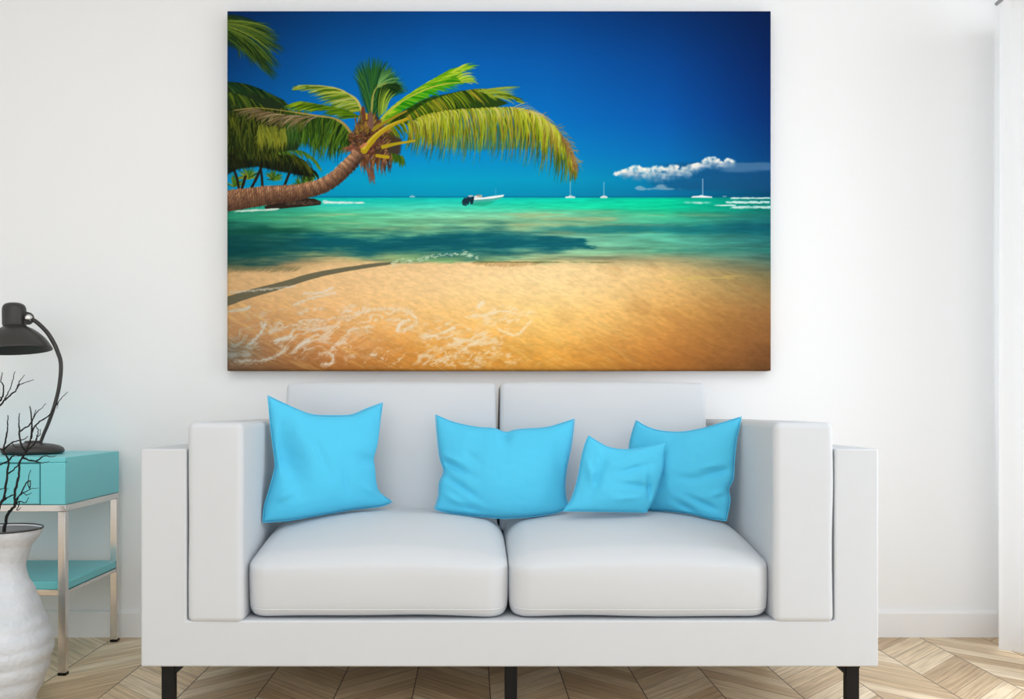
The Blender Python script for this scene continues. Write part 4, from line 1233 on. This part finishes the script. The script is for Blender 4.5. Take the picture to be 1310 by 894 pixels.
branch('upper left black dry branch spreading over the wall below the lamp shade', [
    ([(-7, 765), (-17, 715), (-23, 684), (-28, 640), (-26, 590), (-20, 550), (-10, 528), (0, 519), (5, 513), (15, 504), (20, 500), (24, 493), (33, 489), (43, 485.5)], .0050, .0008, D0+.02, D0+.06),
    ([(5, 513), (9, 505), (13, 497), (16, 487), (19.5, 475)], .0020, .0008, D0+.05, D0+.03),
    ([(0, 513), (4, 505), (4.5, 493), (1, 487), (2.8, 476)], .0026, .0009, D0+.05, D0+.07),
    ([(22, 497), (25, 488), (31.5, 479.5)], .0018, .0007, D0+.05, D0+.08),
    ([(-10, 528), (-4, 512), (1, 508)], .0026, .0016, D0+.05, D0+.05),
], 13)

# ------------------------------------------------------------------ curtain on the right
def build_curtain():
    root = empty('sheer_curtain', (1.75, 2.5, 0), 'sheer white floor-length curtain at the right edge, beside the window', 'curtain')
    y0, y1, z0, z1 = 3.00, 2.66, .022, 2.160
    n, m = 140, 30
    V, Fc = [], []
    for j in range(m+1):
        v = j/m
        for i in range(n+1):
            t = i/n
            y = y0+(y1-y0)*max(0.0, (t-.16)/.84)
            amp = .020+.012*(1-v)
            ph = t*2*math.pi*2.6+1.1+.5*math.sin(v*2.2+t*9)
            x = 1.770+amp*(1-.8*max(0.0, 1-t/.16))*math.sin(ph)+.006*math.sin(ph*2.3+v*3)
            y += .012*math.cos(ph*1.0)*(1-.3*v)
            ret = max(0.0, 1-t/.16)                  # free end turned back out of view, shaped to block a light leak
            V.append((x+.012*(1-v)*(1-t)+.105*ret*ret, y+.20*ret, z0+(z1-z0)*v))
    for j in range(m):
        for i in range(n):
            a = j*(n+1)+i
            Fc.append((a, a+1, a+n+2, a+n+1))
    o = new_obj('panel', V, Fc, M['sheer'], root)
    # rolled hem along the free edge
    edge = [Vector(V[j*(n+1)]) for j in range(m+1)]
    v2, f2 = tube_geo(edge, .0035, 8)
    new_obj('hem', v2, f2, M['sheer'], root)
    adopt(root)
    rod = empty('curtain_rod', (1.762, 2.2, 2.174), 'thin grey curtain rod along the right wall with its round end showing at the top', 'curtain rod')
    v3, f3 = tube_geo([(1.762, 3.035, 2.174), (1.762, .05, 2.174)], .0065, 16)
    new_obj('pole', v3, f3, M['steel'], rod)
    for yb in (2.55, .2):
        bm = bmesh.new()
        add_box(bm, 1.762, RX, yb-.006, yb+.006, 2.180, 2.192, .002); add_box(bm, RX-.006, RX, yb-.02, yb+.02, 2.16, 2.21, .002)
        from_bm('bracket', bm, M['steel'], rod, smooth=True, angle=40)
    adopt(rod)
build_curtain()

# ------------------------------------------------------------------ light, camera, render settings
w = bpy.data.worlds.new('daylight'); scene.world = w; w.use_nodes = True
bg = w.node_tree.nodes['Background']; bg.inputs[0].default_value = (.90, .95, 1.0, 1); bg.inputs[1].default_value = WORLD

def area(name, loc, target, sx, sy, power, col):
    l = bpy.data.lights.new(name, 'AREA'); l.shape = 'RECTANGLE'; l.size = sx; l.size_y = sy; l.energy = power; l.color = col
    o = bpy.data.objects.new(name, l); COL.objects.link(o); o.location = loc
    o.rotation_euler = (Vector(target)-Vector(loc)).to_track_quat('-Z', 'Y').to_euler()
    return o
area('window_daylight', (RX+.25, 2.05, 1.18), (0, 2.05, 1.1), 2.0, 2.2, WINP, (.92, .96, 1.0))
area('ceiling_fill', (-.3, .6, CZ-.05), (-.3, .6, 0), 2.0, 1.6, CEILP, (.96, .98, 1.0))  # added ambient fill from above, not a ceiling fitting
area('front_fill', (.1, FY-.2, 1.02), (.1, 3, .85), 4.4, 2.0, FRONTP, (.93, .965, 1.0))  # added wide fill from the camera side, lifts the low and front faces

cam = bpy.data.cameras.new('camera'); co = bpy.data.objects.new('camera', cam); COL.objects.link(co)
co.location = (0, 0, CAMH); co.rotation_euler = (R(90), 0, 0)
cam.sensor_fit = 'HORIZONTAL'; cam.sensor_width = 36; cam.lens = F/1310*36
cam.shift_x = (655-PX)/1310; cam.shift_y = (PY-447)/1310
cam.clip_start = .02
scene.camera = co
vs = scene.view_settings
vs.view_transform = 'Standard'; vs.look = 'None'; vs.gamma = 1; vs.use_curve_mapping = False; vs.exposure = EXPO
scene.display_settings.display_device = 'sRGB'
scene.cycles.max_bounces = 10; scene.cycles.diffuse_bounces = 6; scene.cycles.transparent_max_bounces = 12
scene.cycles.use_denoising = True
scene.cycles.sample_clamp_indirect = 8
